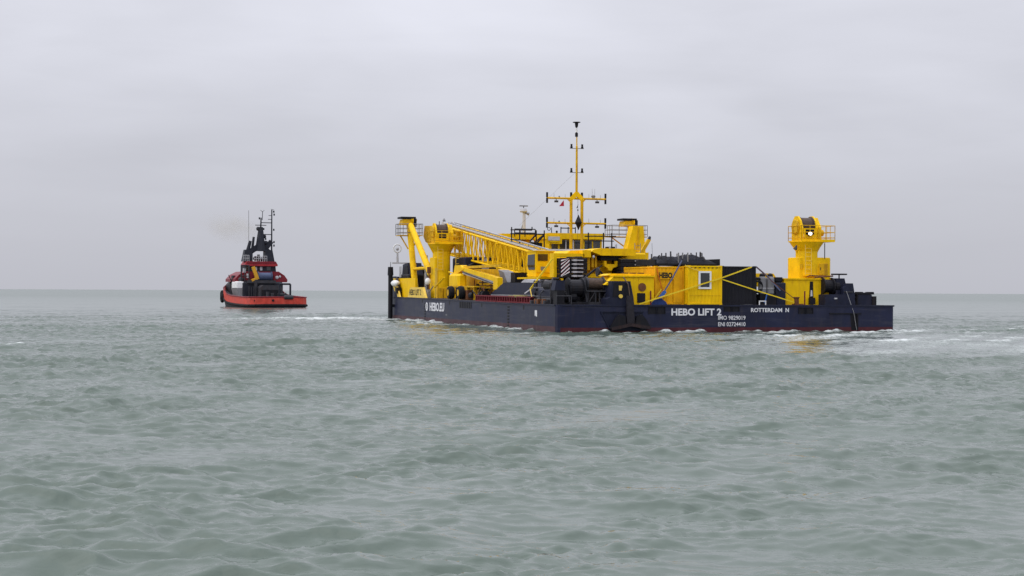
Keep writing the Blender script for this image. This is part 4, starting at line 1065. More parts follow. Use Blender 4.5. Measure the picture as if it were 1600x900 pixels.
# ------------------------------------------------------------------ bow gallows (two alike)
def gallows(label, u, v, zd, solid, pl, pr):
    t = Thing('bow_gallows', label, 'gallows', (u, v, zd), group='anchor gallows at the bow')
    top_ = (u, v + 3.1, 9.75)
    t.part('front_leg', MB().cone((u, v, zd), top_, 0.31, 0.30, 14), YEL)
    if not solid: t.part('back_leg', MB().cone((u, v - 6.0, 4.2), (u, v + 2.4, 9.35), 0.31, 0.29, 14), YEL)
    if not solid: t.part('strut', MB().cone((u, v + 1.0, 5.0), (u + 0.1, v - 4.8, 5.05), 0.15, 0.15, 8), YEL)
    t.part('head_block', MB().prism_v([(u - 0.85, 9.42), (u + 0.6, 9.42), (u + 0.7, 9.95), (u - 0.7, 9.95)], v + 2.6, v + 4.0), YEL_DIRTY)
    t.part('head_cover', MB().box(u - 0.95, u + 0.55, v + 2.5, v + 4.1, 10.02, 10.2).box(u + 0.3, u + 0.6, v + 2.4, v + 2.6, 9.2, 10.02), BLACK)
    t.part('head_sheave', MB().lathe([(0.5, 0), (0.4, 0.1), (0.5, 0.2)], (u + 0.1, v + 2.9, 9.75), 'X', 16), YEL)
    pz = 8.38
    t.part('platform', MB().box(u - pl, u + pr, v + 2.3, v + 4.2, pz - 0.06, pz), YEL_DIRTY)
    t.part('railing', MB().rail([(u - pl, v + 2.3, pz), (u - pl, v + 4.2, pz), (u + pr, v + 4.2, pz), (u + pr, v + 2.3, pz), (u - pl, v + 2.3, pz)], 1.12, (0.25, 0.68, 1.12), 0.75, 0.028), GREY)
    t.part('platform_bracket', MB().bar((u - pl + 0.2, v + 3, pz - 0.06), (u - 0.2, v + 2.6, 7.0), 0.08, 0.12).bar((u + pr - 0.2, v + 3, pz - 0.06), (u + 0.2, v + 2.6, 7.0), 0.08, 0.12), YEL_DIRTY)
    if solid:
        t.part('skirt', MB().prism_v([(u - 1.2, 6.6), (u + 0.9, 6.6), (u + 0.65, 9.4), (u - 0.45, 9.4)], v + 1.0, v + 2.2), YEL)
        t.part('skirt_box', MB().box(u - 1.6, u + 0.95, v + 0.4, v + 2.4, 2.2, 6.75), YEL)
        t.part('rib', MB().bar((u + 0.0, v + 0.95, 6.75), (u + 0.1, v + 0.95, 9.3), 0.06, 0.14), YEL_DIRTY)
    return t
gl = gallows('yellow A-frame gallows with railed top on the port bow', 1.0, 44.4, 2.2, False, 1.1, 1.2)
gr = gallows('yellow gallows with a broad skirt rising behind the crane rear', 22.4, 39.0, 2.2, True, 2.2, 1.6)

# ------------------------------------------------------------------ port bow details
t = Thing('bow_winch_wall', 'yellow plated bow winch wall behind the white raft canister', 'winch wall', (1.5, 46, 2.2))
t.part('wall', MB().box(0.3, 0.5, 42.0, 49.0, 2.2, 4.1), YEL)
t.part('curved_lip', MB().prism_u([(48.6, 4.1), (49.3, 4.1), (49.35, 3.4), (48.9, 2.9), (48.4, 2.75), (48.3, 3.0), (48.7, 3.2), (48.9, 3.6)], -0.02 - 0.15, 0.3), YEL_PALE)
t = Thing('bow_windlass', 'black bow windlass standing behind the yellow bulwark', 'windlass', (1.8, 48, 2.2))
t.part('drum', MB().lathe([(0.8, 0), (0.8, 0.1), (0.6, 0.12), (0.6, 1.6), (0.8, 1.62), (0.8, 1.72)], (0.9, 48.3, 4.6), 'X', 18), BLACK)
t.part('housing', MB().bbox(0.7, 2.6, 46.3, 50.3, 2.25, 4.5, 0.1), BLACK)
t.part('cover', MB().prism_u([(47.2, 4.5), (50.4, 4.5), (50.1, 5.5), (48.0, 5.65)], 1.0, 2.4), DKBLUE)
t.part('white_panel', MB().box(0.62, 0.7, 49.4, 50.1, 4.2, 5.3), PALE)
t = Thing('life_raft', 'white life raft canister on a yellow bracket at the port bow', 'life raft', (0.0, 46.9, 2.4))
t.part('canister', MB().ball((-0.1, 48.6, 3.60), 0.42, 0.95, 0.33, 14, 10), WHITE, smooth=True)
t.part('strap', MB().box(-0.14, -0.06, 47.63, 49.57, 3.56, 3.64), PALE)
t.part('bracket', MB().prism_u([(46.6, 2.25), (47.6, 2.25), (48.6, 3.28), (47.8, 3.28)], -0.12, 0.02), YEL_PALE)
t.part('cradle', MB().box(-0.3, 0.2, 47.3, 47.9, 2.6, 3.2), BLACK)
t = Thing('name_board', 'yellow trapezoid board with black lettering on the port bow deck edge', 'name board', (0, 40.2, 2.2))
t.part('board', MB().prism_u([(43.8, 2.2), (36.9, 2.2), (38.0, 3.2), (42.6, 3.2)][::-1], -0.02, 0.22), YEL_PALE)
t.part('lettering', text_mb('HEBO LIFT 2', (-0.021, 43.0, 2.45), (0, -1, 0), (0, 0, 1), 4.6, 0.55, bold=0.01), LETTER_BLK)
t = Thing('search_light', 'pale grey round searchlight on a stand at the bow', 'searchlight', (0.5, 50.5, 5.6))
t.part('stand', MB().cone((0.55, 50.6, 5.7), (0.55, 50.6, 6.7), 0.16, 0.10, 8).box(0.0, 2.6, 50.4, 50.8, 5.6, 5.72), PALE)
t.part('ring', MB().ring((0.55, 50.6, 7.15), 0.40, 0.07, 'Y', 18, 6), WHITE)
t.part('lens', MB().ball((0.55, 50.6, 7.1), 0.18, 0.15, 0.2), PALE)
t.part('post', MB().cone((1.6, 50.6, 2.2), (1.6, 50.6, 5.6), 0.1, 0.1, 8), YEL)
t = Thing('float_pole', 'brown pole with a white float beside the winch tower door', 'pole', (0.6, 37.7, 2.2))
t.part('pole', MB().cone((0.6, 37.9, 2.2), (0.6, 37.9, 4.6), 0.09, 0.07, 8), RUST)
t.part('float', MB().ball((0.5, 37.9, 3.75), 0.28, 0.28, 0.33), WHITE, smooth=True)
t.part('hook_block', MB().box(0.45, 0.75, 37.75, 38.05, 4.5, 5.1), RUST)
t = Thing('bow_capstan', 'dark capstan with grey pipes between the gallows legs', 'capstan', (2.2, 43, 2.2))
t.part('body', MB().bbox(1.6, 3.4, 41.0, 44.0, 2.2, 4.6, 0.1), BLACK)
t.part('pipe', MB().cone((1.5, 42.5, 2.2), (1.5, 42.5, 6.3), 0.16, 0.16), PALE)
t.part('pipe', MB().cone((1.8, 40.6, 2.2), (1.8, 40.6, 6.0), 0.2, 0.2), PALE)
t.part('drum', MB().lathe([(0.6, 0), (0.4, 0.1), (0.4, 0.9), (0.6, 1.0)], (2.0, 42.0, 5.4), 'X', 14), BLACK)
t.part('cable', MB().tube([(1.3, 41, 2.3), (1.5, 41, 3.2), (1.3, 41.2, 4.2)], 0.06), GREY)

# ------------------------------------------------------------------ small port-side deck crane and its surroundings
t = Thing('deck_crane', 'small folded yellow knuckle boom crane with rounded housing on the port side', 'deck crane', (1.6, 30.5, 2.1))
t.part('housing', MB().bbox(0.9, 1.75, 28.9, 32.0, 3.32, 4.40, 0.2), YEL)
t.part('skirting', MB().box(0.85, 1.9, 23.5, 32.3, 3.18, 3.3), YEL_DIRTY)
for v in (31.8, 28.6, 26.2, 24.2): t.part('leg', MB().box(1.0, 1.25, v - 0.12, v + 0.12, 2.1, 3.18), YEL_DIRTY)
t.part('mast', MB().prism_u([(30.6, 4.42), (31.8, 4.42), (31.4, 5.15), (29.6, 5.15), (28.6, 4.75)], 1.3, 1.9), YEL)
t.part('outer_boom', MB().prism_u([(30.0, 5.05), (30.0, 4.72), (19.0, 3.62), (18.6, 3.95)][::-1], 1.35, 1.85), YEL)
t.part('inner_boom', MB().prism_u([(29.2, 4.6), (29.2, 4.38), (19.2, 3.35), (19.2, 3.62)][::-1], 1.42, 1.78), PALE)
t.part('boom_ram', MB().tube([(1.3, 28.9, 4.55), (1.3, 19.6, 3.5)], 0.05), DKBLUE)
t.part('boom_end', MB().box(1.3, 1.75, 18.3, 19.5, 3.0, 3.95).box(1.38, 1.7, 18.6, 19.2, 2.5, 3.0), YEL)
t.part('top_beam', MB().box(1.5, 1.9, 18.0, 29.5, 4.85, 5.05), YEL_DIRTY)
t.part('stay', MB().tube([(0.9, 33.4, 4.1), (0.8, 36.5, 3.2)], 0.08).tube([(1.4, 31.6, 4.4), (1.4, 33.8, 4.6)], 0.06), YEL)
for i, (v, lab) in enumerate(((29.8, 'left of two black tyre fenders standing on the port deck edge'), (26.5, 'right of two black tyre fenders standing on the port deck edge'))):
    t = Thing('tyre_fender', lab, 'tyre', (0.4, v, 2.1), group='tyre fenders on the port deck edge')
    t.part('tyre', MB().lathe([(0.3, 0), (0.5, 0.0), (0.56, 0.08), (0.56, 0.42), (0.5, 0.5), (0.3, 0.5)], (0.25, v, 2.72), 'X', 20), RUBBER)
    t.part('tread', MB().ring((0.5, v, 2.72), 0.52, 0.07, 'X', 20, 6), RUBBER)
    t.part('hub', MB().lathe([(0.3, 0), (0.24, 0.03)], (0.23, v, 2.72), 'X', 14), YEL_DIRTY)
t = Thing('yellow_reel_house', 'long weathered yellow plate housing with a grey sloping end under the boom', 'plate housing', (3.4, 26, 2.1))
t.part('housing', MB().prism_u([(34.0, 2.15), (34.0, 4.9), (22.8, 4.72), (20.4, 4.0), (21.6, 2.15)][::-1], 2.7, 3.6), YEL_DIRTY)
t.part('grey_end', MB().prism_u([(22.4, 4.66), (20.9, 4.46), (19.9, 3.6), (21.3, 3.4), (21.8, 4.0)][::-1], 2.62, 3.5), GREY)
t.part('dark_box', MB().box(2.9, 3.9, 18.6, 19.8, 3.6, 4.4), BLACK)
t = Thing('deck_store', 'dark blue store behind the ladder under the lattice boom', 'deck store', (4.0, 37, 2.2))
t.part('store', MB().bbox(3.3, 6.6, 35.2, 39.5, 2.2, 6.0, 0.1), DKBLUE)
t.part('pale_cabinet', MB().box(4.9, 5.45, 34.6, 35.1, 4.9, 5.9), PALE)
t.part('pipework', MB().tube([(3.6, 35, 2.3), (3.6, 35, 5.2), (4.4, 35, 5.6), (5.6, 35, 5.2)], 0.08), DKGREY)
t = Thing('orange_door_locker', 'row of rusty yellow deck lockers below the winch tower', 'locker', (1.0, 35.2, 2.2))
for k in range(3):
    t.part('locker_door', MB().bbox(0.75 + k * 0.62, 1.3 + k * 0.62, 35.4, 35.9, 2.2, 3.15, 0.03), YEL_DIRTY)
t.part('clutter', MB().ball((0.4, 38.6, 2.5), 0.3, 0.8, 0.35).box(0.3, 0.6, 37.2, 37.5, 2.2, 3.0).tube([(0.3, 38.5, 2.3), (0.4, 36.6, 2.9), (0.5, 35.9, 3.3)], 0.05), GREY)

t = Thing('hydraulic_unit', 'rusty brown hydraulic unit with hoses below the folded knuckle boom', 'hydraulic unit', (0.9, 25, 2.1))
t.part('tank', MB().bbox(0.8, 1.5, 25.6, 27.6, 2.12, 2.95, 0.05), RUST)
t.part('pump', MB().lathe([(0.2, 0), (0.26, 0.1), (0.26, 0.7), (0.18, 0.8)], (0.95, 24.2, 2.5), 'Y', 12), BLACK)
t.part('hose', MB().tube([(0.8, 23.9, 2.4), (0.6, 23.2, 2.9), (0.7, 22.4, 2.5), (0.6, 21.9, 2.15)], 0.05), BLACK)
t.part('hose', MB().tube([(0.8, 27.6, 2.7), (0.6, 28.3, 3.0), (0.7, 28.9, 2.6)], 0.05), BLACK)
t.part('strut', MB().bar((1.0, 23.6, 2.12), (1.0, 22.2, 3.2), 0.08, 0.1), RUST)
t.part('strut', MB().bar((1.2, 21.2, 2.12), (1.2, 22.1, 3.2), 0.08, 0.1), RUST)
t = Thing('pipe_rack', 'brown pipe rack with dark valves against the weathered yellow housing', 'pipe rack', (2.5, 29, 2.1))
for k in range(5):
    t.part('pipe', MB().tube([(2.55, 23.5, 2.5 + k * 0.28), (2.55, 31.0 - k * 0.8, 2.5 + k * 0.28)], 0.045), RUST if k % 2 else DKGREY)
for v in (24.0, 26.5, 29.0): t.part('upright', MB().box(2.44, 2.52, v, v + 0.1, 2.1, 3.9), RUST)
t.part('valve', MB().box(2.3, 2.5, 25.0, 25.5, 2.6, 3.1), BLACK)
t.part('valve', MB().box(2.3, 2.5, 27.6, 28.0, 3.0, 3.5), BLACK)
t = Thing('deck_winch', 'small black deck winch with cable between the red grillage and the crane track', 'winch', (1.0, 17.5, 2.0))
t.part('drum', MB().lathe([(0.36, 0), (0.36, 0.07), (0.26, 0.08), (0.26, 0.8), (0.36, 0.82), (0.36, 0.9)], (1.0, 20.6, 2.55), 'Y', 14), BLACK)
t.part('motor', MB().lathe([(0.2, 0), (0.24, 0.08), (0.24, 0.5)], (1.0, 21.6, 2.55), 'Y', 12), DKGREY)
t.part('bed', MB().box(0.75, 1.25, 20.5, 22.2, 2.04, 2.2), BLACK)
# red primer steel grillage on the port deck edge
t = Thing('steel_grillage', 'dark red primed steel grillage lying along the port deck edge', 'grillage', (0.7, 14, 1.97))
def gz(v): return deck_z(v)
t.part('rail_beam', MB().bar((0.5, 6.9, gz(7) + 0.47), (0.5, 21.5, gz(21) + 0.47), 0.25, 0.09), REDSTEEL)
t.part('rail_beam', MB().bar((0.5, 6.9, gz(7) + 0.06), (0.5, 21.5, gz(21) + 0.06), 0.25, 0.09), REDSTEEL)
for k in range(24):
    v = 7.2 + k * 0.62; z = gz(v)
    t.part('web_plate', MB().box(0.38, 0.62, v - 0.07, v + 0.07, z + 0.10, z + 0.43), REDSTEEL)
t.part('back_plate', MB().box(0.66, 0.72, 6.9, 21.5, 2.03, 2.42), BLACK)
t = Thing('timber_dunnage', 'weathered timber and rope clutter on the deck beside the red grillage', 'dunnage', (0.6, 5.5, DZ))
for k in range(7):
    v = 3.4 + k * 0.5
    t.part('baulk', MB().bbox(0.25 + 0.08 * (k % 3), 0.75 + 0.1 * (k % 2), v, v + 0.35, DZ + 0.01, DZ + 0.25 + 0.12 * (k % 2), 0.03), RUST if k % 2 else DKGREY)
t.part('pipe_stack', MB().cone((0.9, 3.0, DZ + 0.5), (0.9, 7.0, DZ + 0.5), 0.12, 0.12).cone((0.65, 3.0, DZ + 0.34), (0.65, 6.0, DZ + 0.34), 0.1, 0.1), DKGREY)
t = Thing('rope_coil', 'tangled pale rope heap on the dark track cover behind the red grillage', 'rope heap', (0.9, 10.6, 2.4))
t.part('coil', MB().ring((0.9, 10.6, 2.48), 0.5, 0.1, 'Z', 14, 6).ring((1.0, 11.6, 2.5), 0.4, 0.1, 'Z', 14, 6).ring((0.85, 12.6, 2.46), 0.35, 0.09, 'Z', 14, 6), paint('old_rope', (0.28, 0.24, 0.10), 0.9, 0.4, scale=8))
t.part('mat', MB().box(0.5, 1.4, 9.5, 13.3, 2.28, 2.38), DKGREY)
t.part('mat_support', MB().box(0.75, 1.3, 9.7, 13.1, DZ + 0.04, 2.28), BLACK)
t = Thing('ramp_cover', 'dark blue sloping steel ramp in front of the crane tracks', 'ramp', (1.9, 14, DZ))
t.part('ramp', MB().prism_u([(20.5, 2.55), (19.8, 2.75), (16.6, 3.55), (8.5, 3.5), (7.6, 3.0), (7.4, 2.55)][::-1], 1.3, 3.1), DKBLUE)
t.part('kerb', MB().box(1.2, 1.32, 7.4, 19.8, 2.5, 2.6), GREY)
t.part('base', MB().box(1.4, 3.0, 7.6, 20.2, 2.0, 2.55), BLACK)
t.part('white_cover', MB().prism_u([(13.0, 3.55), (10.0, 3.53), (9.8, 3.72), (12.2, 3.80)][::-1], 1.6, 2.8), PALE)

# ------------------------------------------------------------------ accommodation block with wheelhouse, amidships behind the crane
t = Thing('wheelhouse_block', 'yellow accommodation block with wheelhouse windows behind the crane', 'wheelhouse', (13, 34, 2.2))
t.part('lower_house', MB().bbox(9.9, 16.5, 31.4, 40.0, 2.2, 6.4, 0.1), YEL)
wh = t.part('wheelhouse', MB().box(10.1, 15.2, 31.0, 35.5, 6.4, 7.65), YEL)
t.part('roof', MB().box(9.95, 15.35, 30.7, 35.8, 7.65, 8.18), YEL)
t.part('roof_sign', MB().box(10.0, 10.9, 30.62, 30.69, 7.35, 7.98).box(9.7, 11.2, 30.695, 30.75, 7.2, 8.1), YEL)
t.part('grey_panel', MB().box(9.85, 10.95, 30.58, 30.619, 7.5, 7.85), PALE)
for k, (a, b_) in enumerate(((10.3, 10.9), (11.1, 11.6), (11.75, 12.3), (12.5, 13.3), (13.5, 14.2), (14.35, 15.0))):
    f = t.part('window', MB().box(a, b_, 30.95, 30.999, 6.55, 7.55), GLASS, wh)
t.part('mullion', MB().box(12.32, 12.42, 30.9, 30.99, 6.5, 7.6).box(11.62, 11.70, 30.9, 30.99, 6.5, 7.6), PALE, wh)
t.part('aft_house', MB().bbox(7.0, 9.85, 35.5, 41.0, 2.2, 7.7, 0.1), YEL)
t.part('aft_roof', MB().box(6.8, 9.9, 35.0, 41.5, 7.7, 8.22), YEL)
t.part('roof_railing', MB().rail([(7.6, 33.6, 7.9), (9.6, 33.6, 7.9)], 0.7, (0.35, 0.7), 0.9, 0.05).rail([(11.2, 31.0, 8.2), (12.6, 31.0, 8.2)], 0.55, (0.45,), 0.7, 0.05), BLACK)
t.part('aerial', MB().cone((10.3, 31, 8.2), (10.3, 31, 8.7), 0.04, 0.03).ring((10.05, 31, 8.55), 0.14, 0.03, 'Y', 12, 5).ball((10.8, 31, 8.3), 0.1, 0.1, 0.12), BLACK)
t = Thing('gangway_frame', 'black lattice gangway frame between the lattice boom and the wheelhouse', 'gangway', (7.6, 29, 2.2))
gf = MB()
for u in (5.7, 6.45, 8.0, 8.75): gf.tube([(u, 28.5, 6.7), (u, 28.5, 8.55 if u in (5.7,) else 8.3)], 0.055)
gf.tube([(5.6, 28.5, 8.3), (7.6, 28.5, 8.3)], 0.05).tube([(5.6, 28.5, 7.95), (8.8, 28.5, 7.95)], 0.06).tube([(5.6, 28.5, 7.45), (7.0, 28.5, 7.4)], 0.05)
gf.tube([(7.6, 28.5, 8.3), (7.6, 28.5, 8.6)], 0.05).tube([(8.75, 28.5, 7.95), (7.7, 28.5, 7.1)], 0.06).tube([(8.0, 28.5, 7.1), (8.75, 28.5, 7.9)], 0.07).tube([(7.4, 28.5, 7.3), (8.0, 28.5, 7.95)], 0.07)
t.part('frame', gf, BLACK)
t.part('deck', MB().box(6.6, 8.8, 28.4, 30.0, 6.6, 6.75), BLACK)
for u in (6.9, 8.5): t.part('leg', MB().cone((u, 29.2, 2.2), (u, 29.2, 6.6), 0.12, 0.12), BLACK)
t.part('machinery', MB().ball((7.7, 28.9, 7.0), 0.35, 0.3, 0.3).box(8.0, 8.6, 28.6, 29.3, 6.75, 7.2), BLACK)
t = Thing('radar_mast', 'slim grey radar mast with scanner rising behind the lattice boom', 'radar mast', (9.4, 36.5, 8.2))
t.part('post', MB().cone((9.45, 36.5, 8.22), (9.45, 36.5, 10.3), 0.17, 0.14, 10), PALE)
t.part('radar_unit', MB().lathe([(0.3, 0), (0.38, 0.12), (0.3, 0.32), (0.12, 0.4)], (9.40, 36.5, 10.3), 'Z', 12), PALE)
t.part('scanner', MB().box(9.0, 9.8, 36.4, 36.6, 10.86, 10.96).cone((9.40, 36.5, 10.7), (9.40, 36.5, 10.86), 0.05, 0.05), GREY)
t.part('horn', MB().cone((9.5, 36.4, 10.25), (9.9, 36.4, 10.15), 0.05, 0.16, 10), GREY)
t.part('stay', MB().tube([(9.05, 36.5, 8.25), (9.3, 36.5, 9.1)], 0.04), GREY)
# black side rail right of the wheelhouse
t = Thing('boat_deck_railing', 'dark railing on the boat deck between the wheelhouse and the skirted gallows', 'railing', (14.5, 27, 6.2))
t.part('rails', MB().tube([(12.4, 28, 7.82), (15.4, 28, 7.86)], 0.05).tube([(12.9, 28, 7.42), (15.2, 28, 7.42)], 0.045), BLACK)
for u in (12.75, 14.2, 15.0): t.part('post', MB().cone((u, 28, 2.2), (u, 28, 8.15), 0.06, 0.06, 6), BLACK)
t = Thing('deck_lockers', 'yellow deck machinery box beside the skirted gallows behind the crane', 'machinery box', (15.5, 33, 2.2))
t.part('box', MB().bbox(16.6, 19.6, 35.0, 38.0, 2.2, 6.85, 0.1), YEL)
t.part('vent_pipe', MB().cone((16.2, 30, 2.2), (16.2, 30, 7.2), 0.1, 0.1).cone((15.6, 30, 2.2), (15.6, 30, 7.0), 0.1, 0.1), PALE)
t.part('pump', MB().box(15.6, 16.3, 30.5, 31.2, 2.2, 7.0), DKBLUE)

# ------------------------------------------------------------------ signal mast
t = Thing('signal_mast', 'tall yellow two legged signal mast with cross arms and lights', 'mast', (9.43, 22, 2.05))
for u in (8.94, 9.92): t.part('leg', MB().cone((u, 22, 2.05), (u, 22, 10.75), 0.13, 0.13, 10), YEL_DIRTY)
t.part('head_gusset', MB().prism_v([(8.8, 10.62), (9.06, 10.62), (9.43, 10.95), (9.8, 10.62), (10.06, 10.62), (10.06, 10.85), (9.55, 11.35), (9.31, 11.35), (8.8, 10.85)], 21.9, 22.1), YEL)
t.part('topmast', MB().cone((9.43, 22, 11.2), (9.43, 22, 15.25), 0.105, 0.085, 10).cone((9.43, 22, 15.25), (9.43, 22, 16.15), 0.06, 0.05, 8), YEL_DIRTY)
for z in (10.78, 8.68):
    ca = t.part('cross_arm', MB().cone((6.75, 22, z), (12.1, 22, z), 0.085, 0.085, 8), YEL_DIRTY)
    t.part('arm_brace', MB().bar((8.55, 22, z), (8.88, 22, z - 0.3), 0.05, 0.08).bar((10.3, 22, z), (9.98, 22, z - 0.3), 0.05, 0.08), YEL, ca)
    for u in (6.78, 12.06):
        t.part('signal_light', MB().lathe([(0.09, 0), (0.09, 0.4), (0.05, 0.45), (0.09, 0.5), (0.09, 0.9)], (u, 22, z - 0.42), 'Z', 10), BLACK, ca)
    for u in (7.6, 11.3):
        t.part('floodlight', MB().box(u - 0.14, u + 0.14, 21.85, 22.1, z - 0.36, z - 0.2).cone((u, 22, z - 0.2), (u, 22, z), 0.03, 0.03), DKGREY, ca)
    wh_ = MB()
    for u, h_ in ((7.4, 0.4), (8.4, 0.35), (10.55, 0.42), (11.6, 0.35)): wh_.cone((u, 22, z), (u, 22, z + h_), 0.02, 0.012, 5)
    wh_.ball((7.87, 22, z + 0.12), 0.07, 0.07, 0.1)
    t.part('whip_aerial', wh_, GREY, ca)
for u in (8.94, 9.92): t.part('leg_light', MB().lathe([(0.1, 0), (0.1, 0.4)], (u, 22, 10.9), 'Z', 10), BLACK)
ga = MB().cone((10.85, 22, 10.86), (10.85, 22, 11.65), 0.015, 0.01, 5).cone((11.08, 22, 10.86), (11.08, 22, 11.65), 0.015, 0.01, 5).ball((10.95, 22, 11.0), 0.2, 0.15, 0.12)
t.part('antenna', ga, GREY)
for z in (15.05, 13.0):
    br = t.part('light_bracket', MB().cone((8.8, 22, z), (10.06, 22, z), 0.03, 0.03, 6), GREY)
    for u in (8.95, 9.92): t.part('signal_light', MB().lathe([(0.11, 0), (0.11, 0.14), (0.08, 0.18), (0.09, 0.36)], (u, 22, z), 'Z', 10), BLACK, br)
t.part('mast_light', MB().lathe([(0.13, 0), (0.13, 0.3), (0.06, 0.36)], (9.4, 22, 16.05), 'Z', 10).lathe([(0.05, 0.0), (0.12, 0.1), (0.16, 0.42), (0.34, 0.45), (0.34, 0.5)], (9.4, 22, 16.8), 'Z', 10), BLACK)
t.part('lamp_glass', MB().lathe([(0.08, 0), (0.08, 0.36)], (9.4, 22, 16.42), 'Z', 8), WHITE)
t.part('halyard', MB().tube([(9.52, 21.9, 10.7), (9.52, 21.9, 6.4)], 0.012, 4), DKGREY)
single('day_shape', 'black diamond day shape hanging between the mast legs', 'day shape', MB().lathe([(0.01, 0), (0.30, 0.66), (0.01, 1.32)], (9.50, 21.7, 8.08), 'Z', 12), BLACK, (9.5, 21.7, 8.08))
fl = MB()
P_ = [(7.85, 10.1), (8.28, 10.62), (8.32, 10.12)]
fl.add([(P_[0][0], 21.96, P_[0][1]), (P_[1][0], 22, P_[1][1]), (P_[2][0], 22.05, P_[2][1]), (P_[0][0], 21.98, P_[0][1]), (P_[1][0], 22.02, P_[1][1]), (P_[2][0], 22.07, P_[2][1])],
       [(0, 1, 2), (5, 4, 3), (0, 3, 4, 1), (1, 4, 5, 2), (2, 5, 3, 0)])
single('signal_flag', 'small red triangular flag under the upper cross arm', 'flag', fl, FLAGRED, (8.2, 22, 10.3))
single('courtesy_flag', 'tiny dark flag on the halyard above the black diamond', 'flag', MB().prism_v([(9.38, 9.95), (9.5, 10.0), (9.56, 10.3)], 21.9, 21.93).ball((9.52, 21.9, 9.8), 0.06, 0.05, 0.08), DKGREY, (9.45, 21.9, 10))
# mast stay
single('mast_stay', 'thin wire stay from the mast towards the boom', 'wire', MB().tube([(9.3, 22, 13.0), (5.9, 27, 8.6)], 0.006, 4), GREY, (9.3, 22, 13))

# ------------------------------------------------------------------ second deck crane behind the right counterweight
t = Thing('derrick', 'weathered yellow derrick boom slanting up behind the crane beside the lettered container', 'derrick', (14.0, 20, 2.05))
t.part('post', MB().cone((13.7, 20, 2.05), (13.7, 20, 5.4), 0.3, 0.28, 12), YEL)
t.part('boom', MB().add([(13.55, 19.9, 4.8), (13.85, 19.9, 4.65), (15.42, 19.9, 7.28), (15.15, 19.9, 7.36), (13.55, 20.2, 4.8), (13.85, 20.2, 4.65), (15.42, 20.2, 7.28), (15.15, 20.2, 7.36)],
                      [(0, 1, 2, 3), (7, 6, 5, 4), (0, 4, 5, 1), (1, 5, 6, 2), (2, 6, 7, 3), (3, 7, 4, 0)]), YEL_DIRTY)
t.part('boom_tip', MB().add([(15.15, 19.92, 7.3), (15.38, 19.92, 7.2), (15.42, 19.92, 7.55), (15.32, 19.92, 7.6), (15.15, 20.18, 7.3), (15.38, 20.18, 7.2), (15.42, 20.18, 7.55), (15.32, 20.18, 7.6)],
                      [(0, 1, 2, 3), (7, 6, 5, 4), (0, 4, 5, 1), (1, 5, 6, 2), (2, 6, 7, 3), (3, 7, 4, 0)]), DKGREY)
t.part('hoist_wire', MB().tube([(15.5, 19.9, 7.0), (15.62, 19.9, 4.4)], 0.014, 4), DKGREY)
t.part('ram', MB().tube([(13.7, 19.8, 4.0), (14.5, 19.8, 5.9)], 0.07), GREY)
t = Thing('ladder_rack', 'pale ladder rack behind the crane beside the derrick', 'ladder rack', (13.2, 17, 2.0))
lr = MB()
for u in (12.75, 13.25): lr.tube([(u, 17, 2.0), (u, 17, 6.9)], 0.03, 5)
for k in range(12): lr.tube([(12.75, 17, 3.6 + k * 0.28), (13.25, 17, 3.6 + k * 0.28)], 0.02, 4)
t.part('ladder', lr, GREY)
t.part('pipe_bundle', MB().tube([(14.0, 16, 4.7), (16.0, 16, 4.9)], 0.05, 6).box(14.2, 15.6, 15.8, 16.4, 2.0, 4.4), DKGREY)

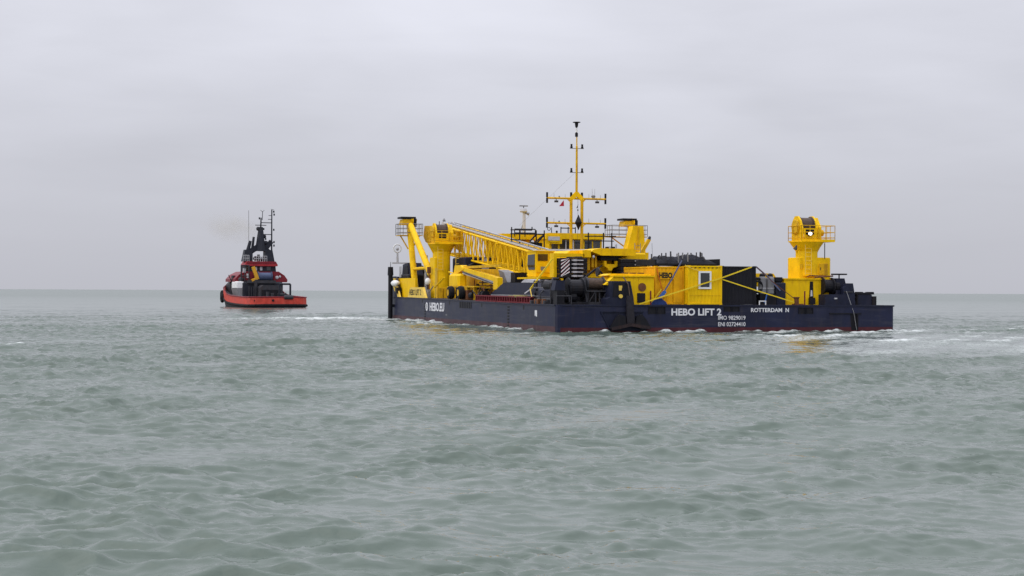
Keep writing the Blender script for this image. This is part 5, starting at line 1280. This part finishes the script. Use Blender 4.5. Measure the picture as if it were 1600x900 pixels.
# ------------------------------------------------------------------ tug
def build_tug():
    t = Thing('tug_boat', 'red and black tug boat with tall dark masts steaming ahead of the barge', 'tug', (0, 0, 0), M=M_TUG)
    st = [(-13.6, 2.6, 0.41, 1.74), (-13.2, 3.9, 0.38, 1.72), (-12.2, 4.7, 0.36, 1.72), (-9, 5, 0.36, 1.74), (-4, 5.1, 0.44, 1.84), (0, 5.1, 0.56, 1.97), (3, 5.1, 0.76, 2.22),
          (5, 5, 1.11, 2.85), (7, 4.7, 1.50, 3.30), (9.5, 3.9, 1.90, 3.60), (11.8, 2.5, 2.20, 3.95), (13.2, 1, 2.40, 4.20), (13.6, 0.15, 2.45, 4.25)]
    def loft(zf, name, mat, inset=(0, 0)):
        m = MB(); vs = []; n = len(st)
        for v, b, zb, zt in st:
            z0, z1, k0, k1 = zf(v, b, zb, zt)
            vs += [(-b * k0 - inset[0], v, z0), (-b * k1, v, z1), (b * k1, v, z1), (b * k0 + inset[0], v, z0)]
        fs = []
        for i in range(n - 1):
            a, c = 4 * i, 4 * i + 4
            fs += [(a, a + 1, c + 1, c), (a + 2, a + 3, c + 3, c + 2)]
        fs += [(0, 3, 2, 1), (4 * n - 4, 4 * n - 3, 4 * n - 2, 4 * n - 1)]
        m.add(vs, fs)
        return t.part(name, m, mat)
    loft(lambda v, b, zb, zt: (-0.8, zb, 0.90, 1.0), 'hull', TUGBLACK)
    loft(lambda v, b, zb, zt: (zb, zt, 1.004, 0.99 if v < 4 else 1.03), 'bulwark', RED)
    fe = MB()
    for (v, b, zb, zt), (v2, b2, zb2, zt2) in zip(st[:-1], st[1:]):
        for s in (-1, 1): fe.cone((s * b, v, zb), (s * b2, v2, zb2), 0.22, 0.22, 8)
    fe.cone((-2.6, -13.6, 0.41), (2.6, -13.6, 0.41), 0.22, 0.22, 8)
    t.part('rubber_belting', fe, RUBBER)
    ca = MB()
    for (v, b, zb, zt), (v2, b2, zb2, zt2) in zip(st[:-1], st[1:]):
        for s in (-1, 1): ca.cone((s * b, v, zt), (s * b2, v2, zt2), 0.09, 0.09, 6)
    ca.cone((-2.6, -13.6, 1.74), (2.6, -13.6, 1.74), 0.09, 0.09, 6)
    t.part('bulwark_cap', ca, MAROON)
    dk = MB(); vs = []; fs = []
    for v, b, zb, zt in st: vs += [(-b * 0.97, v, zt - 0.75), (b * 0.97, v, zt - 0.75)]
    for i in range(len(st) - 1): fs.append((2 * i, 2 * i + 1, 2 * i + 3, 2 * i + 2))
    t.part('deck', dk.add(vs, fs), DECK)
    fh = MB()
    for v, u, z in ((-13.65, -1.2, 1.2), (-13.0, -3.95, 1.15)): fh.lathe([(0.2, 0), (0.2, 0.06)], (u, v - 0.03, z), 'Y', 10)
    t.part('freeing_port', fh, BLACK)
    # tyres on the port bow shoulder
    for v, z in ((8.4, 2.0), (7.0, 1.45)):
        b = 4.75 if v < 8 else 4.45
        t.part('tyre_fender', MB().ring((-b - 0.2, v, z), 0.55, 0.28, 'X', 16, 8), RUBBER)
    # deckhouse: lower dark level, maroon level, wheelhouse
    t.part('lower_house', MB().bbox(-3.4, 3.6, -1.4, 8.5, 1.3, 4.25, 0.25), TUGBLACK)
    t.part('forecastle', MB().bbox(-3.9, 3.9, 5.0, 9.5, 2.0, 4.3, 0.5), DKGREY)
    t.part('upper_house', MB().prism_v([(-4.3, 4.25), (4.3, 4.25), (4.3, 4.7), (3.6, 5.45), (2.5, 6.0), (-2.5, 6.0), (-3.6, 5.45), (-4.3, 4.7)], 0.2, 7.5), MAROON)
    t.part('side_pod', MB().prism_v([(2.0, 4.2), (4.35, 4.2), (4.45, 4.6), (3.9, 5.35), (2.9, 6.0), (2.0, 6.0)], -1.0, 0.19), MAROON)
    t.part('pod_light', MB().ball((2.6, -1.05, 5.0), 0.3, 0.1, 0.28).ball((3.1, -1.05, 5.15), 0.2, 0.1, 0.2), PALE)
    wh = t.part('wheelhouse', MB().prism_v([(-2.45, 6.0), (2.85, 6.0), (2.75, 6.95), (-2.4, 6.95)], 0.6, 3.4), TUGBLACK)
    t.part('wheelhouse_roof', MB().prism_v([(-2.55, 6.92), (3.0, 6.92), (3.05, 7.15), (2.7, 7.72), (-2.2, 7.72), (-2.55, 7.2)], 0.2, 3.6), paint('wheelhouse_red', (0.34, 0.030, 0.038), 0.42, 0.25))
    t.part('roof_band', MB().box(-2.3, 2.75, 0.14, 0.199, 7.35, 7.7), MAROON)
    for a, b in ((-1.35, -1.05), (-0.75, -0.45), (0.05, 0.45), (1.2, 1.9), (-2.4, -1.7)):
        t.part('window', MB().box(a, b, 0.55, 0.599, 6.2, 6.8), PALE if a in (-1.35, -0.75, 0.05) else GLASS, wh)
    # towing winch
    t.part('winch_drum', MB().lathe([(0.85, 0), (0.85, 0.12), (0.68, 0.14), (0.68, 2.3), (0.85, 2.32), (0.85, 2.44)], (-0.75, -0.9, 5.15), 'X', 18), paint('blue_grey_winch_paint', (0.07, 0.09, 0.16), 0.45, 0.3))
    t.part('winch_bed', MB().box(-2.6, 2.2, -1.8, 0.1, 4.0, 4.5), DKGREY)
    t.part('tow_housing', MB().prism_v([(-1.0, 1.2), (2.8, 1.2), (2.75, 3.2), (2.4, 3.65), (-0.5, 3.7), (-0.95, 3.3)], -4.0, -1.45), DKGREY)
    t.part('tow_opening', MB().box(-0.75, 2.55, -4.06, -4.001, 1.25, 2.9), BLACK)
    # rescue boat crane, frames, lockers on the port side
    t.part('davit_frame', MB().tube([(-3.5, -1, 3.6), (-3.5, -1, 7.0)], 0.12).tube([(-3.5, -1, 7.0), (-2.2, -1, 7.0)], 0.1).tube([(-2.2, -1, 7.0), (-2.2, -1, 3.8)], 0.12).tube([(-2.9, -1, 4.2), (-2.9, -1, 6.9)], 0.08).tube([(-3.5, -1, 5.2), (-2.2, -1, 5.2)], 0.09), DKGREY)
    t.part('davit_panel', MB().box(-3.25, -2.75, -1.05, -0.95, 5.8, 6.5).box(-2.6, -2.15, -1.05, -0.95, 4.9, 5.6), PALE)
    t.part('yellow_crane', MB().bar((-1.65, -1.6, 6.75), (-0.95, -1.6, 4.85), 0.45, 0.55).bar((-0.7, -1.6, 4.95), (-1.9, -1.6, 4.45), 0.4, 0.4), paint('tug_crane_yellow', (0.68, 0.36, 0.03), 0.5, 0.2, 0.3))
    t.part('crane_base', MB().cone((-1.2, -1.6, 1.4), (-1.2, -1.6, 4.6), 0.35, 0.3), DKGREY)
    t.part('white_locker', MB().bbox(-4.35, -3.05, -1.2, 2.5, 3.2, 4.3, 0.15), WHITE)
    t.part('locker_base', MB().prism_v([(-4.3, 3.2), (-3.9, 1.3), (-2.6, 1.3), (-2.9, 3.2)], -1.2, 3.0), GREY)
    ra = MB()
    for k in range(5): ra.cone((-2.4 + k * 0.4, -2.0, 1.3), (-2.4 + k * 0.4, -2.0, 3.5 - 0.1 * (k % 2)), 0.09, 0.08)
    t.part('pipe_rack', ra, DKGREY)
    t.part('deck_box', MB().box(-4.3, -3.8, 2, 3, 4.3, 5.3), DKGREY)
    t.part('aerial_stub', MB().cone((-4.35, 2.4, 4.2), (-4.9, 2.4, 5.4), 0.1, 0.06), DKGREY)
    t.part('coiled_hose', MB().ball((-3.4, -0.5, 4.6), 0.5, 0.5, 0.45), DKGREY)
    # towing arch and gear on the after deck
    t.part('tow_arch', MB().tube([(0.5, -11.0, 3.85), (2.3, -11.0, 3.85), (2.3, -11.0, 1.0)], 0.16).tube([(0.5, -11.0, 3.85), (0.5, -11.0, 1.0)], 0.14), TUGBLACK)
    t.part('deck_winch', MB().lathe([(0.6, 0), (0.45, 0.1), (0.45, 1.2), (0.6, 1.3)], (0.4, -10.5, 1.9), 'X', 14).box(0.2, 2.0, -11, -9.8, 0.9, 1.6), BLACK)
    t.part('rope_bollard', MB().cone((-1.2, -10.0, 0.9), (-1.2, -10.0, 2.6), 0.3, 0.25).cone((-0.4, -10.0, 0.9), (-0.4, -10.0, 2.4), 0.3, 0.25), DKGREY)
    t.part('stern_roll', MB().lathe([(0.25, 0), (0.35, 0.1), (0.35, 1.4), (0.25, 1.5)], (0.6, -13.55, 1.7), 'X', 12), DKGREY)
    # funnels and mast
    for s in (-1, 1):
        t.part('funnel', MB().add([(s * 1.9 - 0.8, 1.0, 7.7), (s * 1.9 + 0.8, 1.0, 7.7), (s * 1.9 + 0.8, 2.8, 7.7), (s * 1.9 - 0.8, 2.8, 7.7),
                                  (s * 1.7 - 0.65, 1.2, 9.7), (s * 1.7 + 0.65, 1.2, 9.7), (s * 1.7 + 0.65, 2.5, 9.7), (s * 1.7 - 0.65, 2.5, 9.7)],
                                 [(0, 3, 2, 1), (4, 5, 6, 7), (0, 1, 5, 4), (1, 2, 6, 5), (2, 3, 7, 6), (3, 0, 4, 7)]), TUGBLACK)
    t.part('exhaust', MB().cone((-1.75, 1.8, 9.6), (-1.35, 1.8, 11.2), 0.34, 0.26).cone((-1.0, 1.8, 9.8), (-0.75, 1.8, 11.9), 0.24, 0.2), TUGBLACK)
    t.part('mast_arch', MB().bar((-1.6, 1.8, 9.2), (-0.1, 1.8, 10.2), 0.6, 0.9).bar((0.9, 1.8, 10.1), (1.9, 1.8, 9.2), 0.6, 0.9).bar((1.0, 1.8, 9.6), (2.3, 1.8, 11.2), 0.5, 0.8), TUGBLACK)
    t.part('main_mast', MB().cone((0.4, 1.8, 9.5), (0.45, 1.8, 13.6), 0.95, 0.38, 8).cone((0.45, 1.8, 13.6), (0.5, 1.8, 15.2), 0.14, 0.10, 8).cone((0.7, 1.8, 14.8), (0.75, 1.8, 16.3), 0.06, 0.05, 6), TUGBLACK)
    t.part('pole_mast', MB().cone((2.35, 1.8, 8.2), (2.35, 1.8, 16.6), 0.15, 0.10, 8), TUGBLACK)
    sp = MB().tube([(0.45, 1.8, 14.35), (2.35, 1.8, 14.35)], 0.07).tube([(0.9, 1.8, 12.35), (2.35, 1.8, 12.35)], 0.07).tube([(2.35, 1.8, 15.6), (1.8, 1.8, 15.6)], 0.05).tube([(2.35, 1.8, 14.95), (1.7, 1.8, 14.95)], 0.05)
    sp.tube([(0.4, 1.8, 16.5), (0.72, 1.8, 16.2), (1.05, 1.8, 16.5)], 0.035).tube([(2.2, 1.8, 16.7), (2.75, 1.8, 16.6)], 0.03)
    t.part('spreader', sp, TUGBLACK)
    t.part('radar_scanner', MB().box(-0.5, 1.4, 1.7, 1.9, 13.85, 13.97), DKGREY)
    nl = MB()
    for u, z in ((2.68, 16.1), (2.75, 15.6), (2.7, 13.0), (2.75, 10.9), (2.75, 10.3), (0.2, 14.9), (0.95, 13.1), (1.1, 12.0), (1.3, 11.4)): nl.lathe([(0.13, 0), (0.13, 0.35)], (u, 1.75, z), 'Z', 8)
    nl.ball((1.35, 1.8, 10.9), 0.4, 0.35, 0.4).ball((1.15, 1.8, 12.0), 0.25, 0.25, 0.35).ball((-0.05, 1.8, 13.3), 0.3, 0.3, 0.35)
    t.part('navigation_light', nl, TUGBLACK)
    t.part('whip_aerial', MB().tube([(-1.55, 2, 9.0), (-1.6, 2, 16.4)], 0.035, 4), DKGREY)
    t.part('bridge_rail', MB().rail([(-2.9, 0.3, 7.72), (-1.9, 0.3, 7.72)], 1.0, (0.5, 1.0), 0.4, 0.04).rail([(-1.0, 0.4, 7.72), (1.2, 0.4, 7.72)], 0.9, (0.45, 0.9), 0.4, 0.04), PALE)
    t.part('roof_gear', MB().ball((-0.5, 1.5, 8.2), 0.45, 0.4, 0.4).ball((0.5, 1.5, 8.1), 0.4, 0.4, 0.35).box(-0.2, 0.2, 1.3, 1.6, 7.7, 8.9), DKGREY)
build_tug()
# exhaust smoke drifting from the tug
def build_smoke():
    m = bpy.data.materials.new('thin_exhaust_smoke'); m.use_nodes = True
    t = m.node_tree; t.nodes.clear(); N, L = t.nodes.new, t.links.new
    out = N('ShaderNodeOutputMaterial'); pv = N('ShaderNodeVolumePrincipled')
    pv.inputs['Color'].default_value = (0.66, 0.60, 0.45, 1)
    co = N('ShaderNodeTexCoord')
    nz = N('ShaderNodeTexNoise'); nz.inputs['Scale'].default_value = 0.35; nz.inputs['Detail'].default_value = 3
    L(co.outputs['Object'], nz.inputs['Vector'])
    gr = N('ShaderNodeTexGradient'); gr.gradient_type = 'SPHERICAL'
    mp = N('ShaderNodeMapping'); mp.inputs['Scale'].default_value = (1 / 6.0, 1 / 5.0, 1 / 2.8)
    L(co.outputs['Object'], mp.inputs[0]); L(mp.outputs[0], gr.inputs[0])
    a = N('ShaderNodeMath'); a.operation = 'MULTIPLY'; L(gr.outputs['Fac'], a.inputs[0])
    r_ = N('ShaderNodeMapRange'); r_.inputs[1].default_value = 0.35; r_.inputs[2].default_value = 0.7; r_.inputs[3].default_value = 0; r_.inputs[4].default_value = 0.13
    L(nz.outputs['Fac'], r_.inputs[0]); L(r_.outputs[0], a.inputs[1])
    L(a.outputs[0], pv.inputs['Density']); L(pv.outputs[0], out.inputs['Volume'])
    mb = MB().ball((0, 0, 0), 6.0, 5.0, 2.8, 24, 14)
    o = bpy.data.objects.new('smoke', mb.mesh('smoke'))
    o.data.materials.append(m); col.objects.link(o)
    o.location = (-47.8, 259, 13.4); o.rotation_euler = (0, R(12), 0)
    o['kind'] = 'stuff'
build_smoke()
